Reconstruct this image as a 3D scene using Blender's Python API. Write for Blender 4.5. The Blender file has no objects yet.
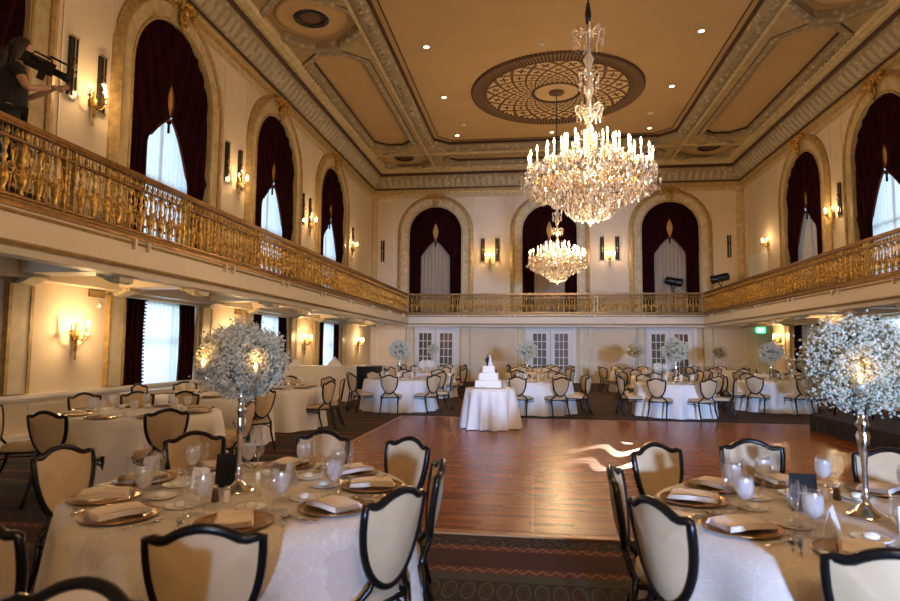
import bpy, math, random
from math import sin, cos, pi, radians, atan2, hypot, sqrt
from mathutils import Vector, Matrix
random.seed(7)
SC = bpy.context.scene
COL = SC.collection

# ------------------------------------------------------------------ camera, world, exposure
H = 1.5
XL, XR, YB, YF = -7.63, 9.35, 28.6, -14.0
CX = 0.86
BL, BR, BB = -5.75, 7.48, 28.1          # balcony fronts
cam = bpy.data.cameras.new('camera'); camo = bpy.data.objects.new('camera', cam); COL.objects.link(camo)
yaw, pitch, roll = .1330, .0784, .0077
_f = Vector((-sin(yaw)*cos(pitch), cos(yaw)*cos(pitch), sin(pitch)))
_r = Vector((cos(yaw), sin(yaw), 0)); _u = _r.cross(_f)
r2 = cos(roll)*_r + sin(roll)*_u; u2 = -sin(roll)*_r + cos(roll)*_u
m = Matrix((r2, u2, -_f)).transposed().to_4x4(); m.translation = (0, 0, H)
camo.matrix_world = m
cam.sensor_width = 36; cam.lens = 615/900*36; cam.clip_start = .05; cam.clip_end = 200
cam.dof.use_dof = True; cam.dof.focus_distance = 11.5; cam.dof.aperture_fstop = 2.8
SC.camera = camo
SC.view_settings.view_transform = 'Standard'; SC.view_settings.look = 'None'
SC.view_settings.gamma = 1; SC.view_settings.use_curve_mapping = False
SC.view_settings.exposure = 0.28
SC.cycles.max_bounces = 7; SC.cycles.diffuse_bounces = 4; SC.cycles.glossy_bounces = 3
SC.cycles.transmission_bounces = 5; SC.cycles.transparent_max_bounces = 12
SC.cycles.sample_clamp_indirect = 4; SC.cycles.use_denoising = True
SC.cycles.caustics_reflective = False; SC.cycles.caustics_refractive = False
w = bpy.data.worlds.new('world'); SC.world = w; w.use_nodes = True
bg = w.node_tree.nodes['Background']; bg.inputs[0].default_value = (.55, .75, 1, 1); bg.inputs[1].default_value = 1.0
WARM = (1, .64, .30)
def light(name, kind, loc, power, color=WARM, rot=None, **kw):
    l = bpy.data.lights.new(name, kind); l.energy = power; l.color = color
    for k, v in kw.items(): setattr(l, k, v)
    o = bpy.data.objects.new(name, l); o.location = loc
    if rot is not None: o.rotation_euler = Vector(rot).to_track_quat('-Z', 'Y').to_euler()
    COL.objects.link(o); return o
DAY = (.62, .82, 1)
# cool spot and fill added behind the camera, assumed from far wall shadows
light('assumed_rear_cool_spot', 'SPOT', (3.1, YF+.12, 2.0), 22000, (.36, .56, 1), rot=(-.066, 1, -.004), spot_size=radians(26), spot_blend=.75, shadow_soft_size=.42)
light('added_rear_cool_fill', 'AREA', (3.1, YF+.12, 2.0), 90, (.5, .7, 1), rot=(-.06, 1, .0), shape='RECTANGLE', size=1.2, size_y=1.8)
# warm fill lights added behind the camera, no chandelier is built there
for q in range(6): light('rear_warm_fill', 'POINT', (CX+.85*cos(q*pi/3), -2.1+.85*sin(q*pi/3), 4.5), 75, (1, .66, .34), shadow_soft_size=.2)
# daylight behind the sheers
for yy in (6.65, 11.97, 17.3, 22.6):
    light('left_window_daylight', 'AREA', (XL-1.3, yy, 5.9), 48, DAY, rot=(1, 0, -.1), shape='RECTANGLE', size=2.6, size_y=4.6)
    light('left_low_window_daylight', 'AREA', (XL-1.2, yy, 1.7), 38, DAY, rot=(1, 0, 0), shape='RECTANGLE', size=2.2, size_y=2.0)
for yy in (12.3, 17.6, 22.45):
    light('right_window_daylight', 'AREA', (XR+1.3, yy, 5.9), 45 if yy < 20 else 6, DAY, rot=(-1, 0, -.1), shape='RECTANGLE', size=2.6, size_y=4.6)
    light('right_low_window_daylight', 'AREA', (XR+1.2, yy, 1.7), 40 if yy < 20 else 4, DAY, rot=(-1, 0, 0), shape='RECTANGLE', size=2.2, size_y=2.0)

# ------------------------------------------------------------------ mesh helpers
class MB:
    def __init__(s): s.v = []; s.f = []; s.sm = []
    def add(s, vs, fs, smooth=False, M=None):
        b = len(s.v)
        s.v += [tuple(M @ Vector(p)) for p in vs] if M is not None else [tuple(p) for p in vs]
        s.f += [tuple(i+b for i in f) for f in fs]; s.sm += [smooth]*len(fs)
        return s
    def box(s, x0, x1, y0, y1, z0, z1, M=None):
        v = [(x, y, z) for z in (z0, z1) for y in (y0, y1) for x in (x0, x1)]
        return s.add(v, [(0, 2, 3, 1), (4, 5, 7, 6), (0, 1, 5, 4), (2, 6, 7, 3), (0, 4, 6, 2), (1, 3, 7, 5)], False, M)
    def lathe(s, prof, n=16, M=None, smooth=True, cap=True):
        v = []; f = []; k = len(prof)
        for (r, z) in prof:
            for i in range(n):
                a = 2*pi*i/n; v.append((r*cos(a), r*sin(a), z))
        for j in range(k-1):
            for i in range(n):
                a = j*n+i; b = j*n+(i+1) % n
                f.append((a, b, b+n, a+n))
        if cap:
            if prof[0][0] > 1e-4: f.append(tuple(range(n-1, -1, -1)))
            if prof[-1][0] > 1e-4: f.append(tuple(range((k-1)*n, k*n)))
        return s.add(v, f, smooth, M)
    def tube(s, pts, r, n=8, closed=False, M=None, smooth=True, flat=1.0):
        P = [Vector(p) for p in pts]; k = len(P)
        R = r if isinstance(r, (list, tuple)) else [r]*k
        v = []; f = []; up = None
        for i in range(k):
            a = P[(i-1) % k] if (closed or i > 0) else P[0]
            b = P[(i+1) % k] if (closed or i < k-1) else P[-1]
            t = (b-a); t = t.normalized() if t.length > 1e-9 else Vector((0, 0, 1))
            if up is None:
                up = Vector((0, 0, 1)) if abs(t.z) < .9 else Vector((0, 1, 0))
            sd = t.cross(up)
            if sd.length < 1e-6: sd = t.orthogonal()
            sd.normalize(); up = sd.cross(t).normalized()
            for j in range(n):
                q = 2*pi*(j+.5)/n
                v.append(P[i] + sd*cos(q)*R[i] + up*sin(q)*R[i]*flat)
        m = k if closed else k-1
        for i in range(m):
            for j in range(n):
                a = i*n+j; b = i*n+(j+1) % n; c = ((i+1) % k)*n
                f.append((a, b, c+(j+1) % n, c+j))
        if not closed:
            f.append(tuple(range(n-1, -1, -1))); f.append(tuple((k-1)*n+j for j in range(n)))
        return s.add(v, f, smooth, M)
    def grid(s, fn, nu, nv, M=None, smooth=True, cu=False):
        v = [fn(i/nu, j/nv) for j in range(nv+1) for i in range(nu+(0 if cu else 1))]
        W = nu if cu else nu+1
        f = []
        for j in range(nv):
            for i in range(nu):
                i2 = (i+1) % W if cu else i+1
                f.append((j*W+i, j*W+i2, (j+1)*W+i2, (j+1)*W+i))
        return s.add(v, f, smooth, M)
    def sphere(s, c, r, n=10, k=6, M=None, sc=(1, 1, 1)):
        c = Vector(c)
        return s.grid(lambda u, t: (c.x+r*sc[0]*sin(pi*min(max(t, .001), .999))*cos(2*pi*u), c.y+r*sc[1]*sin(pi*min(max(t, .001), .999))*sin(2*pi*u), c.z+r*sc[2]*cos(pi*t)), n, k, M, True, True)
    def octa(s, c, r, h, M=None, ax=0.):
        x, y, z = c; ca, sa = cos(ax), sin(ax)
        v = [(x, y, z+h), (x+r*ca, y+r*sa, z), (x-r*sa, y+r*ca, z), (x-r*ca, y-r*sa, z), (x+r*sa, y-r*ca, z), (x, y, z-h)]
        return s.add(v, [(0, 1, 2), (0, 2, 3), (0, 3, 4), (0, 4, 1), (5, 2, 1), (5, 3, 2), (5, 4, 3), (5, 1, 4)], False, M)
    def prism(s, poly, h0, h1, M=None):
        """polygon in local XY extruded h0..h1 in local Z"""
        n = len(poly)
        v = [(x, y, h0) for x, y in poly]+[(x, y, h1) for x, y in poly]
        f = [tuple(range(n-1, -1, -1)), tuple(range(n, 2*n))]+[(i, (i+1) % n, n+(i+1) % n, n+i) for i in range(n)]
        return s.add(v, f, False, M)
    def sweep(s, path, prof, closed=True, M=None, smooth=False):
        """sweep profile (offset to the left normal, height) along a 2D path in local XY with mitres"""
        P = [Vector((p[0], p[1])) for p in path]; k = len(P); q = len(prof); v = []; f = []
        for i in range(k):
            a = P[(i-1) % k] if (closed or i > 0) else None
            b = P[(i+1) % k] if (closed or i < k-1) else None
            n1 = n2 = None
            if a is not None: d = (P[i]-a).normalized(); n1 = Vector((-d.y, d.x))
            if b is not None: d = (b-P[i]).normalized(); n2 = Vector((-d.y, d.x))
            if n1 is None: n1 = n2
            if n2 is None: n2 = n1
            nn = n1+n2
            nn = nn.normalized() if nn.length > 1e-6 else n1
            nn /= max(.35, nn.dot(n1))
            for (o, h) in prof: v.append((P[i].x+nn.x*o, P[i].y+nn.y*o, h))
        for i in range(k if closed else k-1):
            for j in range(q):
                a = i*q+j; b = i*q+(j+1) % q; c = ((i+1) % k)*q
                f.append((a, b, c+(j+1) % q, c+j))
        return s.add(v, f, smooth, M)
    def mesh(s, name, mat):
        me = bpy.data.meshes.new(name); me.from_pydata(s.v, [], s.f)
        me.polygons.foreach_set('use_smooth', s.sm)
        if mat is not None: me.materials.append(mat)
        me.update(); return me
    def build(s, name, mat, parent=None, kind=None, loc=None, rot=None, label=None):
        o = bpy.data.objects.new(name, s.mesh(name, mat)); COL.objects.link(o)
        if parent is not None: o.parent = parent
        if kind: o['kind'] = kind
        if loc: o.location = loc
        if rot: o.rotation_euler = rot
        if label: o['label'] = label
        return o
def tag(o, label, cat, group=None):
    o['label'] = label; o['category'] = cat
    if group: o['group'] = group
    return o
def thing(name, label, cat, loc=(0, 0, 0), rz=0, group=None):
    o = bpy.data.objects.new(name, None); COL.objects.link(o); o.empty_display_size = .1
    o.location = loc; o.rotation_euler = (0, 0, rz)
    return tag(o, label, cat, group)
KIDS = {}
def dup(root, loc, rz, label, group=None, scale=None):
    def cp(o, par):
        c = o.copy(); COL.objects.link(c)
        if par is not None: c.parent = par
        for ch in o.children: cp(ch, c)
        return c
    r = cp(root, None); r.location = loc; r.rotation_euler = (0, 0, rz); r['label'] = label
    if scale: r.scale = (scale,)*3
    if group: r['group'] = group
    return r
class Proto:
    """the first placement uses the prototype itself, later ones copy it"""
    def __init__(s, root): s.root = root; s.used = False
    def place(s, loc, rz, label, group=None, scale=None):
        if not s.used:
            s.used = True; o = s.root; o.location = loc; o.rotation_euler = (0, 0, rz); o['label'] = label
            if group: o['group'] = group
            if scale: o.scale = (scale,)*3
            return o
        return dup(s.root, loc, rz, label, group, scale)
def T(x, y, z): return Matrix.Translation((x, y, z))
def RZ(a): return Matrix.Rotation(a, 4, 'Z')
def RX(a): return Matrix.Rotation(a, 4, 'X')
def RY(a): return Matrix.Rotation(a, 4, 'Y')
def S3(x, y, z): return Matrix.Diagonal((x, y, z, 1))
# wall frames: local (u, v, w): u along the wall, v up, w out of the wall into the room
def FL(x=XL): return Matrix(((0, 0, 1, x), (1, 0, 0, 0), (0, 1, 0, 0), (0, 0, 0, 1)))
def FR(x=XR): return Matrix(((0, 0, -1, x), (1, 0, 0, 0), (0, 1, 0, 0), (0, 0, 0, 1)))
def FB(y=YB): return Matrix(((1, 0, 0, 0), (0, 0, -1, y), (0, 1, 0, 0), (0, 0, 0, 1)))
def FF(y=YF): return Matrix(((1, 0, 0, 0), (0, 0, 1, y), (0, 1, 0, 0), (0, 0, 0, 1)))

# ------------------------------------------------------------------ materials
def NT(name):
    m = bpy.data.materials.new(name); m.use_nodes = True
    return m, m.node_tree, m.node_tree.nodes['Principled BSDF']
def mat(name, col, rough=.5, metal=0., noise=0., nscale=8., bump=0., bscale=40., emit=None, es=0., col2=None, trans=0., coat=0., sheen=0.):
    m, nt, p = NT(name); N = nt.nodes; L = nt.links
    c = (*col, 1); p.inputs['Base Color'].default_value = c
    p.inputs['Roughness'].default_value = rough; p.inputs['Metallic'].default_value = metal
    if trans: p.inputs['Transmission Weight'].default_value = trans
    if coat: p.inputs['Coat Weight'].default_value = coat
    if sheen: p.inputs['Sheen Weight'].default_value = sheen
    if emit: p.inputs['Emission Color'].default_value = (*emit, 1); p.inputs['Emission Strength'].default_value = es
    if noise or col2:
        tc = N.new('ShaderNodeTexCoord'); n = N.new('ShaderNodeTexNoise'); n.inputs['Scale'].default_value = nscale; n.inputs['Detail'].default_value = 5
        r = N.new('ShaderNodeValToRGB'); r.color_ramp.elements[0].position = .3; r.color_ramp.elements[1].position = .7
        d = col2 if col2 else tuple(x*(1-noise) for x in col)
        r.color_ramp.elements[0].color = (*d, 1); r.color_ramp.elements[1].color = c
        L.new(tc.outputs['Object'], n.inputs['Vector']); L.new(n.outputs['Fac'], r.inputs[0]); L.new(r.outputs[0], p.inputs['Base Color'])
    if bump:
        tc = N.new('ShaderNodeTexCoord'); n = N.new('ShaderNodeTexNoise'); n.inputs['Scale'].default_value = bscale; n.inputs['Detail'].default_value = 3
        b = N.new('ShaderNodeBump'); b.inputs['Strength'].default_value = bump; b.inputs['Distance'].default_value = .02
        L.new(tc.outputs['Object'], n.inputs['Vector']); L.new(n.outputs['Fac'], b.inputs['Height']); L.new(b.outputs[0], p.inputs['Normal'])
    return m
class G:
    """tiny node graph helper"""
    def __init__(s, nt): s.nt = nt
    def val(s, sock, v):
        if hasattr(v, 'is_output') or isinstance(v, bpy.types.NodeSocket): s.nt.links.new(v, sock)
        else: sock.default_value = v
    def m(s, op, a, b=0., c=0.):
        n = s.nt.nodes.new('ShaderNodeMath'); n.operation = op
        s.val(n.inputs[0], a); s.val(n.inputs[1], b); s.val(n.inputs[2], c); return n.outputs[0]
    def xyz(s, kind='Object'):
        t = s.nt.nodes.new('ShaderNodeTexCoord'); x = s.nt.nodes.new('ShaderNodeSeparateXYZ')
        s.nt.links.new(t.outputs[kind], x.inputs[0]); s.co = t.outputs[kind]; return x.outputs
    def noise(s, scale, detail=4, vec=None, out=0):
        n = s.nt.nodes.new('ShaderNodeTexNoise'); n.inputs['Scale'].default_value = scale; n.inputs['Detail'].default_value = detail
        s.nt.links.new(vec if vec is not None else s.co, n.inputs['Vector']); return n.outputs[out]
    def vor(s, scale, feat='F1', vec=None, out='Distance'):
        n = s.nt.nodes.new('ShaderNodeTexVoronoi'); n.feature = feat; n.inputs['Scale'].default_value = scale
        s.nt.links.new(vec if vec is not None else s.co, n.inputs['Vector']); return n.outputs[out]
    def ramp(s, fac, els, const=False):
        n = s.nt.nodes.new('ShaderNodeValToRGB'); r = n.color_ramp
        if const: r.interpolation = 'CONSTANT'
        while len(r.elements) < len(els): r.elements.new(.5)
        for e, (p, c) in zip(r.elements, els): e.position = p; e.color = (*c, 1)
        s.val(n.inputs[0], fac); return n.outputs[0]
    def mix(s, f, a, b):
        n = s.nt.nodes.new('ShaderNodeMix'); n.data_type = 'RGBA'
        s.val(n.inputs[0], f)
        for i, q in ((6, a), (7, b)):
            if isinstance(q, tuple): n.inputs[i].default_value = (*q, 1)
            else: s.nt.links.new(q, n.inputs[i])
        return n.outputs[2]
    def comb(s, x, y, z=0.):
        n = s.nt.nodes.new('ShaderNodeCombineXYZ'); s.val(n.inputs[0], x); s.val(n.inputs[1], y); s.val(n.inputs[2], z); return n.outputs[0]
    def bump(s, h, st, dist, p):
        b = s.nt.nodes.new('ShaderNodeBump'); b.inputs['Strength'].default_value = st; b.inputs['Distance'].default_value = dist
        s.val(b.inputs['Height'], h); s.nt.links.new(b.outputs[0], p.inputs['Normal'])

M = {}
M['wall'] = mat('cream_wall', (.76, .64, .47), .75, noise=.06, nscale=1.5)
M['fascia'] = mat('cream_paint', (.80, .71, .56), .5, noise=.04, nscale=3)
M['white'] = mat('white_paint', (.80, .78, .74), .5, noise=.04, nscale=3)
M['ceil'] = mat('ceiling_tan', (.58, .39, .18), .8, noise=.08, nscale=1.2)
M['ceil2'] = mat('ceiling_band', (.50, .36, .18), .8, noise=.22, nscale=3, bump=.3, bscale=14)
M['marble'] = mat('gilt_marble', (.70, .57, .33), .45, col2=(.50, .38, .19), nscale=5, bump=.12, bscale=18)
M['marble2'] = mat('cream_marble', (.70, .62, .44), .45, col2=(.58, .50, .33), nscale=5, bump=.08, bscale=18)
M['gold'] = mat('old_gold', (.90, .55, .13), .36, .7, col2=(.20, .09, .02), nscale=16)
M['goldpaint'] = mat('gold_paint', (.60, .42, .17), .45, .3, noise=.4, nscale=9)
M['bronze'] = mat('bronze_rail', (.33, .165, .05), .38, .7, noise=.4, nscale=12)
M['brown'] = mat('dark_brown_line', (.075, .032, .015), .6)
M['drape'] = mat('maroon_velvet', (.024, .0016, .0025), .9, noise=.5, nscale=6, sheen=.0)
M['drape'].node_tree.nodes['Principled BSDF'].inputs['Specular IOR Level'].default_value = .1
M['leaf'] = mat('gold_lining', (.62, .30, .06), .6)
M['black'] = mat('black_metal', (.010, .009, .009), .28, .3)
M['blackcloth'] = mat('black_cloth', (.012, .011, .012), .9, noise=.3)
M['silver'] = mat('silver', (.82, .79, .74), .12, 1.0)
M['cloth'] = mat('white_linen', (.80, .78, .76), .62, noise=.05, nscale=6, bump=.1, bscale=160)
M['upholstery'] = mat('cream_upholstery', (.60, .45, .27), .55, noise=.12, nscale=10)
M['napkin'] = mat('blush_napkin', (.84, .71, .60), .7, bump=.1, bscale=200)
M['charger'] = mat('gold_charger', (.55, .30, .10), .25, .75, noise=.35, nscale=30)
M['china'] = mat('white_china', (.82, .80, .76), .2)
M['card'] = mat('card_stock', (.82, .80, .78), .8)
M['wax'] = mat('ivory_wax', (.85, .78, .62), .5)
M['bulb'] = mat('flame_bulb', (1, .9, .7), .4, emit=(1, .74, .42), es=16)
M['flame'] = mat('candle_flame', (1, .8, .4), .4, emit=(1, .55, .16), es=14)
M['disc'] = mat('downlight_glow', (1, .9, .7), .4, emit=(1, .84, .58), es=14)
M['skin'] = mat('skin', (.52, .30, .20), .5)
M['hair'] = mat('brown_hair', (.025, .015, .010), .45)
M['shirt'] = mat('black_shirt', (.012, .012, .014), .8)
M['grille'] = mat('vent_brown', (.12, .06, .03), .6)
M['cake'] = mat('buttercream', (.84, .81, .74), .5, bump=.1, bscale=120)
M['stem'] = mat('pale_stem', (.20, .25, .12), .7)
M['red'] = mat('red_brown_leather', (.22, .05, .02), .45, noise=.3)
M['exit'] = mat('green_exit_face', (.05, .8, .3), .4, emit=(.10, 1, .40), es=2.2)
M['exitw'] = mat('exit_letter_white', (.9, 1, .9), .4, emit=(.8, 1, .85), es=4)
M['water'] = mat('ice_water', (.86, .88, .88), .35)
M['plastic'] = mat('white_plastic', (.85, .85, .83), .4)
M['foyer'] = mat('foyer_wall', (.16, .105, .06), .9, noise=.4, nscale=1.2)

def glass(name, tint=(1, 1, 1), alpha=.75, body=.12, col=(.9, .9, .9)):
    m = bpy.data.materials.new(name); m.use_nodes = True; nt = m.node_tree; nt.nodes.clear()
    o = nt.nodes.new('ShaderNodeOutputMaterial'); tr = nt.nodes.new('ShaderNodeBsdfTransparent'); gl = nt.nodes.new('ShaderNodeBsdfGlossy')
    df = nt.nodes.new('ShaderNodeBsdfTranslucent'); d2 = nt.nodes.new('ShaderNodeBsdfDiffuse'); mx = nt.nodes.new('ShaderNodeMixShader'); m2 = nt.nodes.new('ShaderNodeMixShader'); m3 = nt.nodes.new('ShaderNodeMixShader')
    lw = nt.nodes.new('ShaderNodeLayerWeight'); lw.inputs[0].default_value = .35
    mp = nt.nodes.new('ShaderNodeMapRange'); mp.inputs['To Min'].default_value = (1-alpha); mp.inputs['To Max'].default_value = min(1, 1-alpha+.6)
    tr.inputs[0].default_value = (*tint, 1); gl.inputs[0].default_value = (1, 1, 1, 1); gl.inputs['Roughness'].default_value = .04
    df.inputs[0].default_value = (*col, 1); d2.inputs[0].default_value = (*col, 1)
    L = nt.links
    m3.inputs[0].default_value = .5; L.new(df.outputs[0], m3.inputs[1]); L.new(d2.outputs[0], m3.inputs[2])
    m2.inputs[0].default_value = body; L.new(gl.outputs[0], m2.inputs[1]); L.new(m3.outputs[0], m2.inputs[2])
    L.new(lw.outputs['Facing'], mp.inputs['Value']); L.new(mp.outputs[0], mx.inputs[0])
    L.new(tr.outputs[0], mx.inputs[1]); L.new(m2.outputs[0], mx.inputs[2]); L.new(mx.outputs[0], o.inputs[0])
    return m
M['glass'] = glass('clear_glass', alpha=.93, body=.12)
def crystal():
    m = glass('cut_crystal', alpha=.50, body=.55, col=(1, .9, .75)); nt = m.node_tree; g = G(nt)
    ge = nt.nodes.new('ShaderNodeNewGeometry'); c = g.ramp(ge.outputs['Random Per Island'], [(0, (.16, .08, .03)), (.30, (.45, .28, .13)), (.55, (.95, .82, .64)), (1, (1, .97, .90))])  # bright and dark tones paint sparkle and dark gaps into the drops
    for n in nt.nodes:
        if n.type in ('BSDF_TRANSLUCENT', 'BSDF_DIFFUSE'): nt.links.new(c, n.inputs[0])
    return m
M['crystal'] = crystal()
M['pane'] = glass('window_pane', alpha=.96, body=.93, col=(.2, .16, .12))
for n_ in M['pane'].node_tree.nodes:
    if n_.type == 'BSDF_GLOSSY': n_.inputs['Roughness'].default_value = .3

def sheer(name, col, tw=.75):
    m = bpy.data.materials.new(name); m.use_nodes = True; nt = m.node_tree; nt.nodes.clear()
    o = nt.nodes.new('ShaderNodeOutputMaterial'); t = nt.nodes.new('ShaderNodeBsdfTranslucent'); d = nt.nodes.new('ShaderNodeBsdfDiffuse'); x = nt.nodes.new('ShaderNodeMixShader')
    t.inputs[0].default_value = (*col, 1); d.inputs[0].default_value = (*col, 1); x.inputs[0].default_value = 1-tw
    nt.links.new(t.outputs[0], x.inputs[1]); nt.links.new(d.outputs[0], x.inputs[2]); nt.links.new(x.outputs[0], o.inputs[0]); return m
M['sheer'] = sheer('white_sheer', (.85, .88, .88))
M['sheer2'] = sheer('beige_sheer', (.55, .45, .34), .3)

def petals():
    m = bpy.data.materials.new('babys_breath'); m.use_nodes = True; nt = m.node_tree; p = nt.nodes['Principled BSDF']
    g = G(nt); g.xyz(); n = g.noise(38, 2)
    c = g.ramp(n, [(.30, (.26, .28, .17)), (.46, (.56, .56, .43)), (.6, (.76, .75, .64))])
    nt.links.new(c, p.inputs['Base Color']); p.inputs['Roughness'].default_value = .7; return m
M['petal'] = petals()
M['hydrangea'] = mat('white_hydrangea', (.88, .86, .80), .7, noise=.12, nscale=60)

def parquet():
    m, nt, p = NT('parquet'); g = G(nt); o = g.xyz(); X, Y = o[0], o[1]
    pw = 1.22
    jx = g.m('LESS_THAN', g.m('ABSOLUTE', g.m('SUBTRACT', g.m('FRACT', g.m('DIVIDE', X, pw)), .5)), .494)
    jy = g.m('LESS_THAN', g.m('ABSOLUTE', g.m('SUBTRACT', g.m('FRACT', g.m('DIVIDE', Y, pw)), .5)), .494)
    strip = g.m('FLOOR', g.m('MULTIPLY', Y, 19.)); seg = g.m('FLOOR', g.m('MULTIPLY', g.m('ADD', X, g.m('MULTIPLY', strip, .37)), 2.6))
    wn = nt.nodes.new('ShaderNodeTexWhiteNoise'); wn.noise_dimensions = '2D'; nt.links.new(g.comb(strip, seg), wn.inputs[0])
    grain = g.noise(9, 6, g.comb(X, g.m('MULTIPLY', Y, 14.)))
    v = g.m('ADD', g.m('MULTIPLY', wn.outputs[0], .45), g.m('MULTIPLY', grain, .6))
    c = g.ramp(v, [(.15, (.095, .022, .004)), (.5, (.225, .060, .009)), (.9, (.34, .105, .019))])
    c = g.mix(g.m('MULTIPLY', jx, jy), (.30, .13, .05), c)
    nt.links.new(c, p.inputs['Base Color']); 
    p.inputs['Roughness'].default_value = .27
    p.inputs['Specular IOR Level'].default_value = .24
    g.bump(grain, .015, .002, p); return m
M['parquet'] = parquet()

def carpet():
    m, nt, p = NT('patterned_carpet'); g = G(nt); o = g.xyz(); X, Y = o[0], o[1]
    t = g.m('FRACT', g.m('DIVIDE', g.m('ADD', g.m('SUBTRACT', 5.2, Y), 30.), 2.0))
    base = g.ramp(t, [(0, (.014, .011, .009)), (.18, (.17, .020, .012)), (.24, (.070, .008, .007)), (.415, (.17, .020, .012)), (.475, (.085, .072, .040)),
                      (.54, (.022, .012, .010)), (.71, (.075, .062, .034)), (.75, (.085, .010, .008)), (.92, (.060, .048, .022)), (.96, (.02, .012, .010))], True)
    # leafy figures
    vo = g.vor(5.5, 'F1'); sm = g.m('SINE', g.m('MULTIPLY', vo, 26.)); leafm = g.m('GREATER_THAN', g.m('ADD', sm, g.m('MULTIPLY', g.noise(9, 3), .9)), 1.02)
    darkband = g.m('LESS_THAN', t, .18)
    dark2 = g.m('MULTIPLY', g.m('GREATER_THAN', t, .75), g.m('LESS_THAN', t, .92))
    c = g.mix(g.m('MULTIPLY', leafm, g.m('ADD', darkband, dark2)), base, g.ramp(g.noise(7, 2), [(.4, (.10, .08, .035)), (.6, (.13, .035, .018))]))
    # scroll lines in the narrow red borders
    def border(lo, hi, freq, amp, wd, colr, c):
        mid = (lo+hi)/2; tt = g.m('DIVIDE', g.m('SUBTRACT', t, mid), (hi-lo)/2)
        wv = g.m('MULTIPLY', g.m('SINE', g.m('MULTIPLY', X, freq)), amp)
        d = g.m('ABSOLUTE', g.m('SUBTRACT', tt, wv))
        cc = g.m('ABSOLUTE', g.m('SINE', g.m('ADD', g.m('MULTIPLY', X, freq), g.m('MULTIPLY', tt, 1.6))))
        ln = g.m('MAXIMUM', g.m('LESS_THAN', d, wd), g.m('LESS_THAN', cc, .16))
        ins = g.m('MULTIPLY', g.m('GREATER_THAN', t, lo), g.m('LESS_THAN', t, hi))
        return g.mix(g.m('MULTIPLY', ln, ins), c, colr)
    c = border(.18, .24, 64., .5, .22, (.40, .20, .07), c)
    c = border(.415, .475, 70., .45, .25, (.38, .19, .07), c)
    # oval chain
    lo, hi = .55, .70; mid = (lo+hi)/2
    tt = g.m('DIVIDE', g.m('SUBTRACT', t, mid), (hi-lo)/2)
    fx = g.m('MULTIPLY', g.m('SUBTRACT', g.m('FRACT', g.m('DIVIDE', X, .115)), .5), 2.3)
    rr = g.m('SQRT', g.m('ADD', g.m('MULTIPLY', tt, tt), g.m('MULTIPLY', fx, fx)))
    ins = g.m('MULTIPLY', g.m('GREATER_THAN', t, lo), g.m('LESS_THAN', t, hi))
    ring = g.m('LESS_THAN', g.m('ABSOLUTE', g.m('SUBTRACT', rr, .86)), .12)
    core = g.m('LESS_THAN', g.m('ABSOLUTE', g.m('SUBTRACT', rr, .45)), .11)
    c = g.mix(g.m('MULTIPLY', ring, ins), c, (.11, .085, .035)); c = g.mix(g.m('MULTIPLY', core, ins), c, (.10, .022, .012))
    c = g.mix(.48, c, (0., 0., 0.)); nt.links.new(c, p.inputs['Base Color']); p.inputs['Roughness'].default_value = .95
    g.bump(g.noise(220, 2), .4, .01, p); return m
M['carpet'] = carpet()

def medallion():
    m, nt, p = NT('medallion_lattice'); g = G(nt); o = g.xyz(); X, Y = o[0], o[1]
    r = g.m('SQRT', g.m('ADD', g.m('MULTIPLY', X, X), g.m('MULTIPLY', Y, Y)))
    a = g.m('MULTIPLY', g.m('ARCTAN2', Y, X), 16/(2*pi)); lr = g.m('MULTIPLY', g.m('LOGARITHM', g.m('MAXIMUM', r, .01), math.e), 2.8)
    u = g.m('FRACT', g.m('ADD', a, lr)); v = g.m('FRACT', g.m('SUBTRACT', a, lr))
    du = g.m('ABSOLUTE', g.m('SUBTRACT', u, .5)); dv = g.m('ABSOLUTE', g.m('SUBTRACT', v, .5))
    line = g.m('GREATER_THAN', g.m('MAXIMUM', du, dv), .40)
    dd = g.m('SQRT', g.m('ADD', g.m('MULTIPLY', du, du), g.m('MULTIPLY', dv, dv)))
    th = g.m('ARCTAN2', g.m('SUBTRACT', v, .5), g.m('SUBTRACT', u, .5))
    lf = g.m('LESS_THAN', dd, g.m('ADD', .19, g.m('MULTIPLY', g.m('COSINE', g.m('MULTIPLY', th, 4.)), .11)))
    CRM, DRK = (.66, .48, .25), (.06, .025, .010)
    c = g.mix(line, CRM, (.13, .06, .022)); c = g.mix(lf, c, DRK)
    outer = g.m('GREATER_THAN', r, 2.36)
    ring = g.m('FRACT', g.m('MULTIPLY', a, 9.)); oc = g.mix(g.m('GREATER_THAN', ring, .5), DRK, (.22, .13, .06))
    c = g.mix(outer, c, oc)
    hub = g.m('LESS_THAN', r, .84); c = g.mix(hub, c, DRK); c = g.mix(g.m('LESS_THAN', r, .72), c, CRM)
    nt.links.new(c, p.inputs['Base Color']); p.inputs['Roughness'].default_value = .7; return m
M['medallion'] = medallion()

def acanthus():
    m, nt, p = NT('acanthus_plaster'); g = G(nt); o = g.xyz()
    n = g.vor(4.5, 'F1'); k = g.noise(8, 3)
    c = g.ramp(g.m('ADD', n, g.m('MULTIPLY', k, .4)), [(.25, (.60, .52, .37)), (.6, (.34, .27, .16))])
    nt.links.new(c, p.inputs['Base Color']); p.inputs['Roughness'].default_value = .7; g.bump(n, .3, .03, p); return m
M['acanthus'] = acanthus()

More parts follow.
